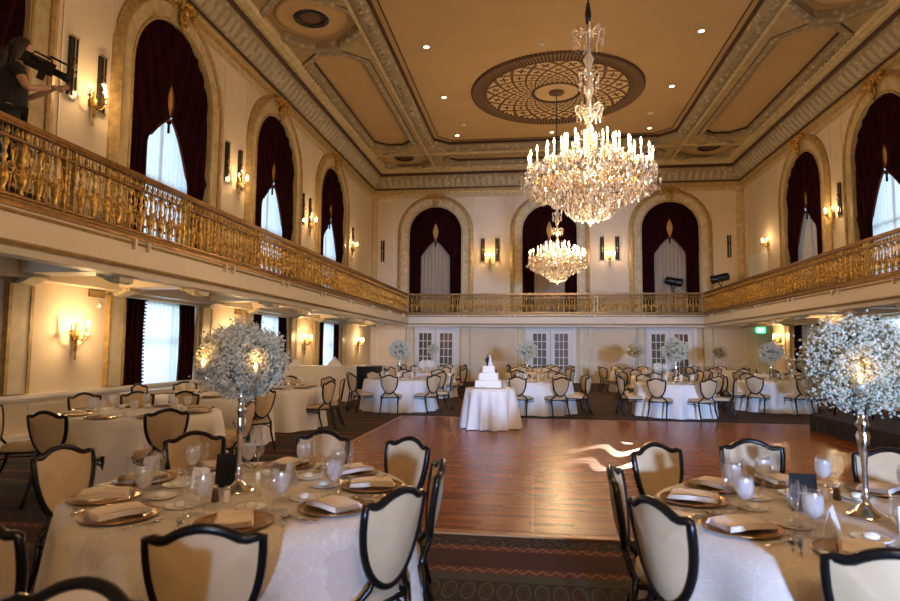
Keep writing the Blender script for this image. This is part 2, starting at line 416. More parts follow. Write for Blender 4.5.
def lace():
    m, nt, p = NT('embroidered_cloth'); g = G(nt); o = g.xyz()
    e = g.vor(13, 'DISTANCE_TO_EDGE', g.comb(g.m('ADD', o[0], g.m('MULTIPLY', g.noise(6, 2), .12)), o[1], o[2])); v2 = g.vor(34, 'F1')
    l = g.m('MAXIMUM', g.m('LESS_THAN', e, .018), g.m('LESS_THAN', v2, .20))
    c = g.mix(l, (.64, .57, .50), (.72, .66, .59)); c = g.mix(g.m('MULTIPLY', g.m('GREATER_THAN', g.noise(5, 2), .58), .4), c, (.46, .38, .31))
    nt.links.new(c, p.inputs['Base Color']); p.inputs['Roughness'].default_value = .5; p.inputs['Sheen Weight'].default_value = .2
    g.bump(l, .25, .006, p); return m
M['lace'] = lace()

# ------------------------------------------------------------------ setting: shell
def struct(name, mb, m): return mb.build(name, m, kind='structure')
def filled(name, outer, holes, thick, Mx, m, kind='structure'):
    """flat polygon with holes, thick from w=-thick to 0, mapped by Mx"""
    cu = bpy.data.curves.new(name, 'CURVE'); cu.dimensions = '2D'; cu.fill_mode = 'BOTH'; cu.extrude = thick/2
    for pl in [outer]+holes:
        s = cu.splines.new('POLY'); s.points.add(len(pl)-1); s.use_cyclic_u = True
        for q, (x, y) in zip(s.points, pl): q.co = (x, y, 0, 1)
    t = bpy.data.objects.new('tmp', cu); COL.objects.link(t); bpy.context.view_layer.update()
    me = bpy.data.meshes.new_from_object(t.evaluated_get(bpy.context.evaluated_depsgraph_get()))
    bpy.data.objects.remove(t); me.name = name
    me.transform(Mx @ T(0, 0, -thick/2)); me.materials.clear(); me.materials.append(m)
    for pp in me.polygons: pp.use_smooth = False
    o = bpy.data.objects.new(name, me); COL.objects.link(o)
    if kind: o['kind'] = kind
    return o
def rect(a, b, c, d): return [(a, c), (b, c), (b, d), (a, d)]
def arch(c, hw, z0, zs, n=20, sq=1.0):
    return [(c-hw, z0), (c+hw, z0)]+[(c+hw*cos(pi*i/n), zs+hw*sq*sin(pi*i/n)) for i in range(n+1)]
ZC, ZT = 9.12, 10.15      # cornice bottom, ceiling field
BF = 3.10                 # balcony floor
LW = [6.65, 11.97, 17.30, 22.60]; RW = [12.3, 17.6, 22.45]; BW = [-4.55, .81, 6.2]
RECY0, RECX1 = 25.55, 10.75
floor = MB().box(XL-.4, RECX1+.4, YF-.4, YB+.4, -.12, 0); struct('floor', floor, M['carpet'])
AH, AZ = 1.45, 6.98
filled('wall_left', rect(YF, YB+.35, 0, ZT+.3), [arch(c, AH, BF, AZ) for c in LW]+[rect(c-1.3, c+1.3, .62, 2.44) for c in LW], .35, FL(), M['wall'])
filled('wall_right', rect(YF, YB+.35, 0, ZT+.3), [arch(c, AH, BF, AZ) for c in RW]+[rect(c-1.3, c+1.3, .62, 2.44) for c in RW]+[rect(RECY0, YB, .001, 2.75)], .35, FR(), M['wall'])
BH, BZ = 1.27, 7.0
doors = [-4.51, .835, 6.12]
filled('wall_back', rect(XL, XR, 0, ZT+.3), [arch(c, BH, BF, BZ) for c in BW]+[rect(c-1.02, c+1.02, .001, 2.45) for c in doors], .35, FB(), M['wall'])
filled('wall_front', rect(XL-.35, XR+.35, 0, ZT+.3), [rect(2.4, 3.8, .9, 2.95)], .35, FF(YF), M['wall'])  # window opening is assumed, added for the rear cool light
rec = MB(); rec.box(XR+.01, RECX1, YB-.02, YB+.3, 0, 2.8); rec.box(RECX1, RECX1+.3, RECY0-.3, YB+.3, 0, 2.8); rec.box(XR+.35, RECX1, RECY0-.3, RECY0, 0, 2.8); rec.box(XR, RECX1, RECY0-.3, YB+.3, 2.8, 2.95)
struct('wall_alcove', rec, M['wall'])
struct('ceiling', MB().box(XL-.35, XR+.35, YF, YB+.35, ZT, ZT+.25), M['ceil'])

# foyer seen through the glazed doors
fo = MB(); fo.box(XL, RECX1, YB+2.0, YB+2.2, -.1, 3); fo.box(XL, RECX1, YB+.35, YB+2.0, 2.9, 3.0); struct('wall_foyer', fo, M['foyer'])
for c in doors: light('added_foyer_fill', 'POINT', (c+.5, YB+1.4, 2.3), 9, WARM, shadow_soft_size=.12)  # fill lights added behind the doors, no lamp is built there

# cornice: profile swept round the room (local XY path, offset to the left of travel)
path = [(XL, YF), (XR, YF), (XR, YB), (XL, YB)]          # counter-clockwise: left normal points inwards
def ring(name, prof, m, pth=path): struct(name, MB().sweep(pth, prof, True), m)
ring('trim_1', [(0, 8.86), (.05, 8.88), (.07, 8.98), (.12, 9.04), (.12, ZC), (0, ZC)], M['goldpaint'])
ring('trim_2', [(0, ZC), (.13, ZC), (.20, 9.22), (.42, 9.48), (.50, 9.60), (.50, 9.66), (0, 9.66)], M['acanthus'])
ring('trim_3', [(0, 9.66), (.50, 9.66), (.56, 9.70), (.56, 9.78), (0, 9.78)], M['brown'])
ring('trim_4', [(0, 9.78), (.66, 9.78), (.80, 9.84), (.86, 9.90), (0.86, 10.0), (0, 10.0)], M['marble'])
ring('trim_22', [(.13, ZC-.03), (.16, ZC-.03), (.16, ZC+.03), (.13, ZC+.03)], M['brown'])
# leaf blocks on the cornice
lb = MB()
def leafblock(Mx):
    lb.grid(lambda u, v: ((u-.5)*.20, .24+.18*v+.05*sin(pi*u)+.04*sin(pi*v), .10+.30*v - .02), 4, 3, Mx)
n = int((YB-0)/.3)
for i in range(n):
    y = 1.0+i*.3
    if y > YB-.6: break
    lb.grid(lambda u, v, y=y: (XL+.17+.25*v+.06*sin(pi*u)+.03*sin(pi*v), y+(u-.5)*.22*(1-.3*v), 9.18+.34*v), 4, 3)
    lb.grid(lambda u, v, y=y: (XR-.17-.25*v-.06*sin(pi*u)-.03*sin(pi*v), y+(u-.5)*.22*(1-.3*v), 9.18+.34*v), 4, 3)
i = 0
while XL+.6+i*.3 < XR-.5:
    x = XL+.6+i*.3; i += 1
    lb.grid(lambda u, v, x=x: (x+(u-.5)*.22*(1-.3*v), YB-.17-.25*v-.06*sin(pi*u)-.03*sin(pi*v), 9.18+.34*v), 4, 3)
struct('trim_5', lb, mat('plaster_leaf', (.52, .45, .32), .6, noise=.2, nscale=12))

# ceiling coffers: everything in plan on the band round the big flat field
FX0, FX1, FY1, FY0 = -3.97, 5.60, 24.95, 4.8
band = MB()
def chamf(x0, x1, y0, y1, c): return [(x0+c, y0), (x1-c, y0), (x1, y0+c), (x1, y1-c), (x1-c, y1), (x0+c, y1), (x0, y1-c), (x0, y0+c)]
def octg(cx, cy, rx, ry, k=.45): return chamf(cx-rx, cx+rx, cy-ry, cy+ry, min(rx, ry)*.75)
OCY = [2.9, 14.87, 26.75]; OX = [-5.72, 7.45]
side = []
for ox, s in ((OX[0], 1), (OX[1], -1)):
    for cy in OCY: side.append(('o', octg(ox, cy, 1.26, 1.26)))
    for a, b in ((16.55, 25.0-.05), (4.6, 13.2)): side.append(('p', chamf(ox-.82, ox+.82, a, b, .5)))
back = [chamf(-3.7, 5.4, 26.15, 27.35, .35)]
DZ = 9.93
filled('ceiling_coffer_band', rect(XL, XR, YF, YB), [chamf(FX0-.35, FX1+.35, FY0-.3, FY1+.3, .5)]+[p for k, p in side]+back, .2, T(0, 0, 10.13), M['ceil2'])
# ceiling field mouldings
def cring(name, poly, prof, m): return struct(name, MB().sweep(poly, prof, True), m)
field = chamf(FX0, FX1, FY0, FY1, .55)
fm = MB(); fm.sweep(field, [(-.40, 10.15), (-.40, 9.86), (-.30, 9.82), (-.12, 9.90), (-.05, 10.0), (-.05, 10.15)], True); struct('trim_6', fm, M['acanthus'])
fm = MB(); fm.sweep(field, [(-.05, 10.15), (-.05, 10.04), (.01, 10.04), (.01, 10.15)], True)
fm.sweep(chamf(FX0+.16, FX1-.16, FY0+.16, FY1-.16, .55), [(0, 10.15), (0, 10.12), (.03, 10.12), (.03, 10.15)], True)
cm = MB(); cd = MB(); cf = MB()
for k, p in side+[('p', back[0])]:
    cm.sweep(p, [(-.20, 9.94), (-.18, 9.89), (-.03, 9.88), (.03, 9.93), (.03, 10.15), (-.20, 10.15)], True)
    cx = sum(q[0] for q in p)/8; cy = sum(q[1] for q in p)/8
    if k == 'p': fm.sweep(p, [(.03, 10.13), (.03, 10.05), (.055, 10.05), (.055, 10.13)], True)
    if k == 'p': fm.sweep(p, [(-.22, 9.94), (-.22, 9.915), (-.17, 9.915), (-.17, 9.94)], True)
struct('trim_7', cm, M['acanthus']); struct('trim_8', fm, M['brown'])
# straight ribs linking coffers
rb = MB()
for xx in (-4.45, 6.1): rb.sweep([(xx, YF), (xx, YB)], [(-.05, 9.94), (-.05, 9.86), (.05, 9.86), (.05, 9.94)], False)
for xx in (-6.95, 8.65): rb.sweep([(xx, YF), (xx, YB)], [(-.12, 9.94), (-.10, 9.82), (.10, 9.82), (.12, 9.94)], False)
rb.sweep([(XL, 25.72), (XR, 25.72)], [(-.06, 9.94), (-.05, 9.86), (.05, 9.86), (.06, 9.94)], False)
rb.sweep([(XL, 27.75), (XR, 27.75)], [(-.10, 9.94), (-.08, 9.84), (.08, 9.84), (.10, 9.94)], False)
struct('trim_9', rb, M['marble'])
# bead and leaf rows along the field frame and the long coffers
bd = MB()
def bead_row(x, y0, y1, z, st=.26, r_=.075):
    k = int((y1-y0)/st)
    for i_ in range(k): bd.sphere((x, y0+(i_+.5)*st, z), r_, 6, 4, sc=(1.1, 1.25, .55))
for xx in (FX0-.24, FX1+.24): bead_row(xx, 12, FY1-.3, 9.84)
for i_ in range(36): bd.sphere((FX0+.2+i_*.26, FY1+.24, 9.84), .075, 6, 4, sc=(1.25, 1.1, .55))
for xx in (OX[0]-1.02, OX[1]+1.02): bead_row(xx, 16.9, 24.7, 9.90, .22, .06)
struct('trim_21', bd, M['acanthus'])
# ceiling roses with round vents in the octagons
for ox, sx in ((OX[0], 'left'), (OX[1], 'right')):
    for cy, w_ in ((14.87, 'middle'), (26.75, 'far')):
        if sx == 'right' and w_ == 'middle': lab = 'round ceiling grille in the octagon coffer at the top right corner of the picture'
        else: lab = 'round dark ceiling grille in the %s octagon coffer on the %s side' % (w_, sx)
        t = thing('ceiling_grille', lab, 'vent', (ox, cy, 10.15), 0, 'round ceiling grilles')
        MB().lathe([(.95, 0), (.95, -.03), (.84, -.05), (.70, -.02), (.56, -.03), (.50, -.07), (.44, -.05), (.44, 0)], 40, cap=False).build('plaster_ring', M['ceil'], t)
        MB().lathe([(.46, -.052), (.445, -.075), (.31, -.075), (.30, -.05)], 40, cap=False).build('recess_shade_ring', M['black'], t)  # black ring puts the shade of a deep recess into colour
        MB().lathe([(.44, -.005), (.44, -.03), (.36, -.035), (.34, -.02), (.28, -.02), (.25, -.05), (.18, -.05), (.15, -.03), (0, -.03)], 32).build('grille', M['grille'], t)
# medallion
t = thing('ceiling_medallion', 'large round brown and cream ceiling medallion above the small chandelier', 'medallion', (CX-.03, 20.35, ZT))
MB().lathe([(2.86, 0), (2.86, -.05), (2.78, -.07), (2.70, -.05), (2.66, -.03), (2.42, -.03), (2.40, -.06), (2.34, -.06), (2.32, -.03), (.86, -.03), (.84, -.05), (.74, -.05), (.72, -.03), (0.01, -.03)], 72).build('lattice_disc', M['medallion'], t)
for r_, w_ in ((2.82, .03), (2.37, .025), (.79, .04)):
    MB().lathe([(r_-w_, -.04), (r_-w_*.6, -.075), (r_+w_*.6, -.075), (r_+w_, -.04)], 72, cap=False).build('ring_moulding', M['brown'], t)
MB().lathe([(.26, -.03), (.25, -.07), (.12, -.10), (0, -.10)], 24).build('ceiling_rose', M['grille'], t)
# downlights
for x, y in ((-2.99, 16.8), (-2.99, 20.38), (-2.99, 24.2), (4.57, 16.8), (4.57, 20.34), (4.57, 24.2), (.81, 24.25)):
    d = 'left' if x < 0 else ('right' if x > 4 else 'centre back'); q = {16.8: 'nearest', 20.38: 'middle', 20.34: 'middle', 24.2: 'farthest', 24.25: 'only'}[y]
    t = thing('ceiling_downlight', 'small lit recessed ceiling spot, %s one on the %s of the flat field' % (q, d), 'ceiling light', (x, y, ZT), 0, 'recessed ceiling spots')
    MB().lathe([(.10, 0), (.10, -.015), (.075, -.02), (.075, 0)], 20, cap=False).build('trim_ring', M['white'], t)
    MB().lathe([(.075, -.006), (0, -.008)], 20, cap=False).build('lens', M['disc'], t)
    light('downlight_beam', 'SPOT', (x, y, ZT-.05), 70, (1, .72, .42), rot=(0, 0, -1), spot_size=radians(75), spot_blend=.6, shadow_soft_size=.06)
# small ceiling speakers and smoke detectors on the field
for x, y, s in ((.3, 17.0, .08), (.2, 18.2, .05), (-2.6, 23.0, .11), (4.3, 22.6, .11)):
    tag(MB().lathe([(s, 0), (s, -.02), (s*.7, -.045), (0, -.05)], 16).build('smoke_detector', M['plastic'], loc=(x, y, ZT)), 'small round ceiling detector %s' % ('above the crown of the large chandelier' if abs(x-.3) < .01 else 'just below the first one by the large chandelier rod' if abs(x-.2) < .01 else 'left of the medallion near the back' if x < 0 else 'right of the medallion near the back'), 'detector')

# ------------------------------------------------------------------ wall mouldings
def panel_frame(mb, Mx, u0, u1, v0, v1, wd=.05, d=.03):
    mb.sweep([(u0, v0), (u1, v0), (u1, v1), (u0, v1)], [(0, 0), (0, d), (wd, d), (wd, 0)], True, Mx)
up = MB(); lowp = MB(); pil = MB(); gp = MB(); lpil = MB()
def archivolt(mb, mb2, Mx, c, hw, zs, w_=.55):
    n = 26
    pth = [(c+hw, 4.0-.9)]+[(c+hw*cos(pi*i/n), zs+hw*sin(pi*i/n)) for i in range(n+1)]+[(c-hw, 4.0-.9)]
    mb.sweep(pth, [(0, 0), (0, .05), (-w_*.62, .07), (-w_*.62, 0)], False, Mx)
    mb2.sweep(pth, [(-w_*.62, 0), (-w_*.62, .11), (-w_*.72, .13), (-w_*.86, .10), (-w_, .05), (-w_, 0)], False, Mx)
    mb2.sweep(pth, [(.0, 0), (0, .08), (-.05, .08), (-.05, 0)], False, Mx)
av = MB(); av2 = MB()
for c in LW: archivolt(av, av2, FL(), c, AH, AZ)
for c in RW: archivolt(av, av2, FR(), c, AH, AZ)
for c in BW: archivolt(av, av2, FB(), c, BH, BZ)
lin = MB()
for Mx_, Ws_, hw_, zs_ in ((FL(), LW, AH, AZ), (FR(), RW, AH, AZ), (FB(), BW, BH, BZ)):
    for c in Ws_: lin.sweep([(c+hw_, 3.1)]+[(c+hw_*cos(pi*i/26), zs_+hw_*sin(pi*i/26)) for i in range(27)]+[(c-hw_, 3.1)], [(0, -.25), (.02, -.25), (.02, .06), (0, .06)], False, Mx_)
struct('trim_23', lin, M['marble'])
struct('trim_10', av, M['marble']); struct('trim_11', av2, M['goldpaint'])
# corner strips and frames on the upper walls
for Mx, u, s in ((FL(), YB, -1), (FR(), YB, -1)): gp.box(min(u, u+s*.28), max(u, u+s*.28), BF, 8.9, 0, .035, Mx)
gp.box(XL, XL+.28, BF, 8.9, 0, .035, FB()); gp.box(XR-.28, XR, BF, 8.9, 0, .035, FB())
gp.box(XL, XR, 8.70, 8.88, 0, .03, FB()); gp.box(3, YB, 8.70, 8.88, 0, .03, FL()); gp.box(3, YB, 8.70, 8.88, 0, .03, FR())
for a in (XL, -1.92, 3.56, XR):
    pass
struct('trim_12', gp, M['marble'])
gl = MB()
for a, b in ((XL+.32, -6.55), (-2.68, -1.03), (2.68, 4.33), (8.1, XR-.32)): panel_frame(gl, FB(), a, b, 4.2, 8.62, .03, .02)
for c in (9.4, 14.7, 20.0): panel_frame(gl, FL(), c-.62, c+.62, 3.9, 8.62, .03, .02)
panel_frame(gl, FL(), 24.75, 28.2, 3.9, 8.62, .03, .02)
panel_frame(gl, FR(), 19.65, 20.4, 3.9, 8.62, .03, .02); panel_frame(gl, FR(), 24.6, 28.2, 3.9, 8.62, .03, .02)
struct('trim_13', gl, M['fascia'])
# lower pilasters
LP = [c+s*1.58 for c in LW for s in (-1, 1)]
RP = [c+s*1.58 for c in RW for s in (-1, 1)]
for Mx, ps in ((FL(), LP), (FR(), RP)):
    for c in ps:
        lpil.box(c-.17, c+.17, .78, 2.42, 0, .07, Mx)
        pil.box(c-.23, c-.17, .78, 2.42, 0, .085, Mx); pil.box(c+.17, c+.23, .78, 2.42, 0, .085, Mx)
for a, b in ((-5.86, -5.55), (-3.28, -2.90), (-.62, -.22-.3), (2.15, 2.5), (4.72, 5.0), (7.55, 7.9)):
    if b > a: lpil.box(a, b, 0, 2.6, 0, .08, FB()); pil.box(a-.05, a, 0, 2.6, 0, .10, FB()); pil.box(b, b+.05, 0, 2.6, 0, .10, FB())
struct('trim_14', lpil, M['marble2']); struct('trim_15', pil, M['goldpaint'])
wn = MB()
for Mx, Wn in ((FL(), LW), (FR(), RW)):
    hi = RECY0 if Wn is RW else YB
    wn.box(0, hi, .70, .76, 0, .09, Mx); wn.box(0, hi, .66, .70, 0, .05, Mx); wn.box(0, hi, 0, .16, 0, .04, Mx)
    prev = 3.2
    for c in Wn+[99]:
        a, b = prev, min(c-1.9, hi-.2)
        if b > a+.4: panel_frame(wn, Mx, a, b, .24, .6, .03, .02)
        if c < 90: panel_frame(wn, Mx, c-1.25, c+1.25, .22, .58, .03, .02)
        prev = c+1.9
wn.box(XL, -5.95, .70, .76, 0, .07, FB()); panel_frame(wn, FB(), XL+.3, -6.05, .9, 2.35, .03, .02); panel_frame(wn, FB(), -2.8, -.75, .9, 2.45, .03, .02); panel_frame(wn, FB(), 2.62, 4.55, .9, 2.45, .03, .02)
panel_frame(wn, FB(), 8.05, 9.3, .9, 2.4, .03, .02)
struct('trim_16', wn, M['white'])

# ------------------------------------------------------------------ balcony slabs, fascia, beams
def fascia_profile(sgn=1): return [(0, 3.12), (0, 3.00), (-.05, 2.97), (-.05, 2.66), (0, 2.60), (.02, 2.52), (.16, 2.50), (.16, 3.10), (0.02, 3.12)]
U = [(BL, YF), (BL, BB), (BR, BB), (BR, YF)]
# travelling up the left side then across then down: left normal points out of the well on the left side
fb = MB(); fb.sweep(U, fascia_profile(), False); struct('balcony_fascia', fb, M['fascia'])
gb = MB(); gb.sweep(U, [(-.07, 3.005), (-.09, 2.985), (-.07, 2.965), (-.02, 2.965), (-.02, 3.005)], False); gb.sweep(U, [(-.055, 2.67), (-.08, 2.645), (-.05, 2.615), (0, 2.62), (0, 2.67)], False)
gb.sweep(U, [(-.03, 3.14), (-.05, 3.12), (-.03, 3.10), (0.0, 3.10), (0, 3.14)], False)
struct('trim_17', gb, M['goldpaint'])
sl = MB(); sl.box(XL, BL-.02, YF, YB, 2.98, 3.10); sl.box(BR+.02, XR, YF, YB, 2.98, 3.10); sl.box(BL-.02, BR+.02, BB+.02, YB, 2.98, 3.10)
struct('balcony_floor', sl, M['fascia'])
bm = MB(); cb = MB()
for c in LP+[26.6]:
    bm.box(XL, BL-.1, c-.24, c+.24, 2.56, 2.99)
    for k in (0, 1): bm.box(XL, BL-.1, c-.30-.06*k, c+.30+.06*k, 2.72+.12*k, 2.99)
for c in RP+([24.95] if False else []):
    bm.box(BR+.1, XR, c-.24, c+.24, 2.56, 2.99)
    for k in (0, 1): bm.box(BR+.1, XR, c-.30-.06*k, c+.30+.06*k, 2.72+.12*k, 2.99)
bm.box(XL, XL+.25, 0, YB, 2.5, 2.99); bm.box(XR-.25, XR, 0, YB, 2.5, 2.99)
struct('trim_18', bm, M['fascia'])
# scrolled corbels at both ends of each beam
def corbel(mb, x, y, s):
    pts = [(0, 0), (.12*s, -.01), (.22*s, .02), (.30*s, .07), (.38*s, .08), (.38*s, .14), (0, .14)]
    Mx = Matrix(((1, 0, 0, x), (0, 0, 1, y-.15), (0, 1, 0, 2.425), (0, 0, 0, 1)))
    mb.prism(pts, 0, .30, Mx)
    mb.tube([(x+.10*s, y-.17, 2.45), (x+.10*s, y+.17, 2.45)], .042, 10); mb.tube([(x+.32*s, y-.16, 2.52), (x+.32*s, y+.16, 2.52)], .026, 8)
for c in LP+[26.6]: corbel(cb, XL+.02, c, 1); corbel(cb, BL-.12, c, -1)
for c in RP: corbel(cb, XR-.02, c, -1); corbel(cb, BR+.12, c, 1)
struct('trim_19', cb, M['marble2'])
# bracket pairs on the fascia
bk = MB()
ypost = [5.6+2.65*i for i in range(9)]
for yy in ypost:
    for d in (-.16, .16):
        for x, s in ((BL, 1), (BR, -1)): bk.box(min(x+s*.04, x+s*.11), max(x+s*.04, x+s*.11), yy+d-.024, yy+d+.024, 2.90, 3.04)
for xx in (-3.2, -.9, 2.65, 4.75):
    for d in (-.12, .12): bk.box(xx+d-.03, xx+d+.03, BB-.11, BB-.04, 2.86, 3.06)
struct('trim_20', bk, M['fascia'])

# ------------------------------------------------------------------ balcony railings
def rail_bay(L):
    """ornate bay lying along local x, 0..L, z 0..1"""
    g = MB(); n = max(2, round(L/.24)); st = L/n
    for i in range(n):
        x = (i+.5)*st
        g.lathe([(.014, .10), (.034, .12), (.020, .16), (.050, .23), (.058, .30), (.028, .40), (.018, .46), (.036, .49), (.016, .54), (.026, .60), (.046, .66), (.018, .70)], 8, T(x, 0, 0))
        for s in (-1, 1):
            pts = []
            for k in range(15):
                q = k/14; a = q*2.6*pi
                rr = .062*(1-.55*q)
                pts.append((x+s*(.060+rr*cos(a+pi) + 0.0), -.012, .30+.34*q*.35+rr*sin(a)))
            g.tube(pts, .011, 5)
            pts = [(x+s*st*.5*(1-cos(pi*k/10))*.5*1.9*.5+s*.02, .012, .14+.52*k/10+.04*sin(2*pi*k/10)) for k in range(11)]
            g.tube(pts, .010, 5)
            pts = [(x+s*(st*.5-.045*abs(cos(k/8*pi))), 0, .12+.56*k/8) for k in range(9)]
            g.tube(pts, .009, 5)
        g.sphere((x+st*.5, 0, .40), .030, 6, 5, sc=(1, .6, 1.5)); g.sphere((x+st*.5, 0, .60), .022, 6, 4); g.sphere((x+st*.5, 0, .2), .022, 6, 4)
    m2 = max(3, round(L/.13)); s2 = L/m2
    for i in range(m2):
        x = (i+.5)*s2
        g.lathe([(.010, .73), (.024, .755), (.028, .78), (.014, .82), (.012, .84)], 6, T(x, 0, 0))
        g.tube([(x+s2*.5, 0, .725), (x+s2*.5, 0, .845)], .008, 4)
        g.sphere((x, -.018, .045), .026, 6, 4, sc=(1.3, .5, .8))
    return g
def rails(mb, L):
    mb.box(0, L, -.05, .05, .875, .925); mb.box(0, L, -.035, .035, .845, .875); mb.box(0, L, -.03, .03, .695, .725)
def lowrails(mb, L):
    mb.box(0, L, -.055, .055, -.04, .012); mb.box(0, L, -.03, .03, .075, .105); mb.box(0, L, .0, .02, .015, .075)
def make_rail(label, p0, ang, L, bays):
    t = thing('balcony_railing', label, 'railing', p0, ang, 'gilt balcony railings'); t.scale = (1, 1, 1.035)
    a = MB(); rails(a, L); a.build('handrail', M['bronze'], t); a = MB(); lowrails(a, L); a.build('bottom_rail', M['bronze'], t)
    x = 0; cache = {}
    for b in bays:
        pw = .18
        key = round(b-pw, 3)
        if key not in cache: cache[key] = rail_bay(key).mesh('filigree_panel', M['gold'])
        o = bpy.data.objects.new('filigree_panel', cache[key]); COL.objects.link(o); o.parent = t; o.location = (x+pw/2, 0, 0)
        x += b
        if 'post' not in cache:
            g = MB()
            g.box(-.09, -.065, -.03, .03, 0, .87); g.box(.065, .09, -.03, .03, 0, .87)
            for k in range(5): g.sphere((0, 0, .17+k*.135), .038, 8, 5, sc=(1, .6, 1.1))
            g.tube([(0, 0, .05), (0, 0, .85)], .012, 6)
            cache['post'] = g.mesh('post', M['gold'])
        if x < L-.01:
            o = bpy.data.objects.new('post', cache['post']); COL.objects.link(o); o.parent = t; o.location = (x, 0, 0)
    return t
ZR0 = 3.09
nb = 9; Lr = BB-4.25
make_rail('long gilt filigree balcony railing along the left wall under the videographer', (BL-.03, 4.25, ZR0), pi/2, Lr, [Lr/nb]*nb)
Lr2 = BB-9.6
make_rail('long gilt filigree balcony railing along the right wall', (BR+.03, 9.6, ZR0), pi/2, Lr2, [Lr2/7]*7)
xs = [BL, -3.2, .83-2.0, 2.83, 4.78, BR]; Lb = BR-BL
make_rail('gilt filigree balcony railing across the far wall below the three arches', (BL, BB, ZR0), 0, Lb, [xs[i+1]-xs[i] for i in range(5)])

# ------------------------------------------------------------------ windows, drapes
def sheer_panel(Mx, c, hw, z0, z1, w_, m, peak=0, nm=34):
    g = MB(); n = int(hw*2*nm)
    def top(u):
        x = (u-.5)*2; return z1-peak*abs(x)
    g.grid(lambda u, v: (c+(u-.5)*2*hw, z0+(top(u)-z0)*v, w_+.025*sin(u*hw*2*38+.6*sin(v*5))), n, 4, Mx)
    return g
def arch_top(x, hw, zs): return zs+sqrt(max(0, hw*hw-x*x))
def drape_side(Mx, c, hw, zs, sgn, w_, zfloor, zm=6.3, asym=0., gapw=.13, open_=.45):
    """one swagged half; sgn -1 left, +1 right"""
    g = MB(); rows = 46; colsn = 26
    zt = zs+hw-.01
    zlow = zm-1.15+asym
    def inner(z):
        if z > zm+.85: return 0.
        if z > zm: return gapw*sin(pi*(z-zm)/.85)
        if z > zlow: q = (zm-z)/(zm-zlow); return hw*open_*q**.7
        q = min(1, (zlow-z)/.12); return hw*(open_+.05*q)
    def outer(z):
        if z <= zs: return hw
        return sqrt(max(0., hw*hw-(z-zs)**2))
    def fn(u, v):
        z = zfloor+(zt-zfloor)*v; a, b = inner(z), outer(z)
        if b < a: a = b
        x = a+(b-a)*u
        if z > zlow: ph = 19*(x/hw)-4.5*z+6*(x/hw)**2; d = (.065*sin(ph)+.07)*min(1, .25+(b-x)/.25)
        else: d = .05*sin(x*34)
        if z < zm+.1: d += .05*max(0, 1-abs(z-zlow)/.3)
        d *= min(1, .15+(x-a)/.15)
        return (c+sgn*x, z, w_+.07+d)
    g.grid(fn, colsn, rows, Mx)
    return g, inner, zlow
def tassels(Mx, c, sgn, inner, zlow, zm, w_):
    g = MB(); pts = []
    for i in range(26):
        z = zlow+(zm-zlow)*i/25; pts.append((c+sgn*inner(z), z, w_+.09))
    g.tube(pts, .025, 5, M=Mx); return g
side_nm = {id(LW): 'left', id(RW): 'right', id(BW): 'far'}
ordn = ['nearest', 'second', 'third', 'fourth']
wcount = 0
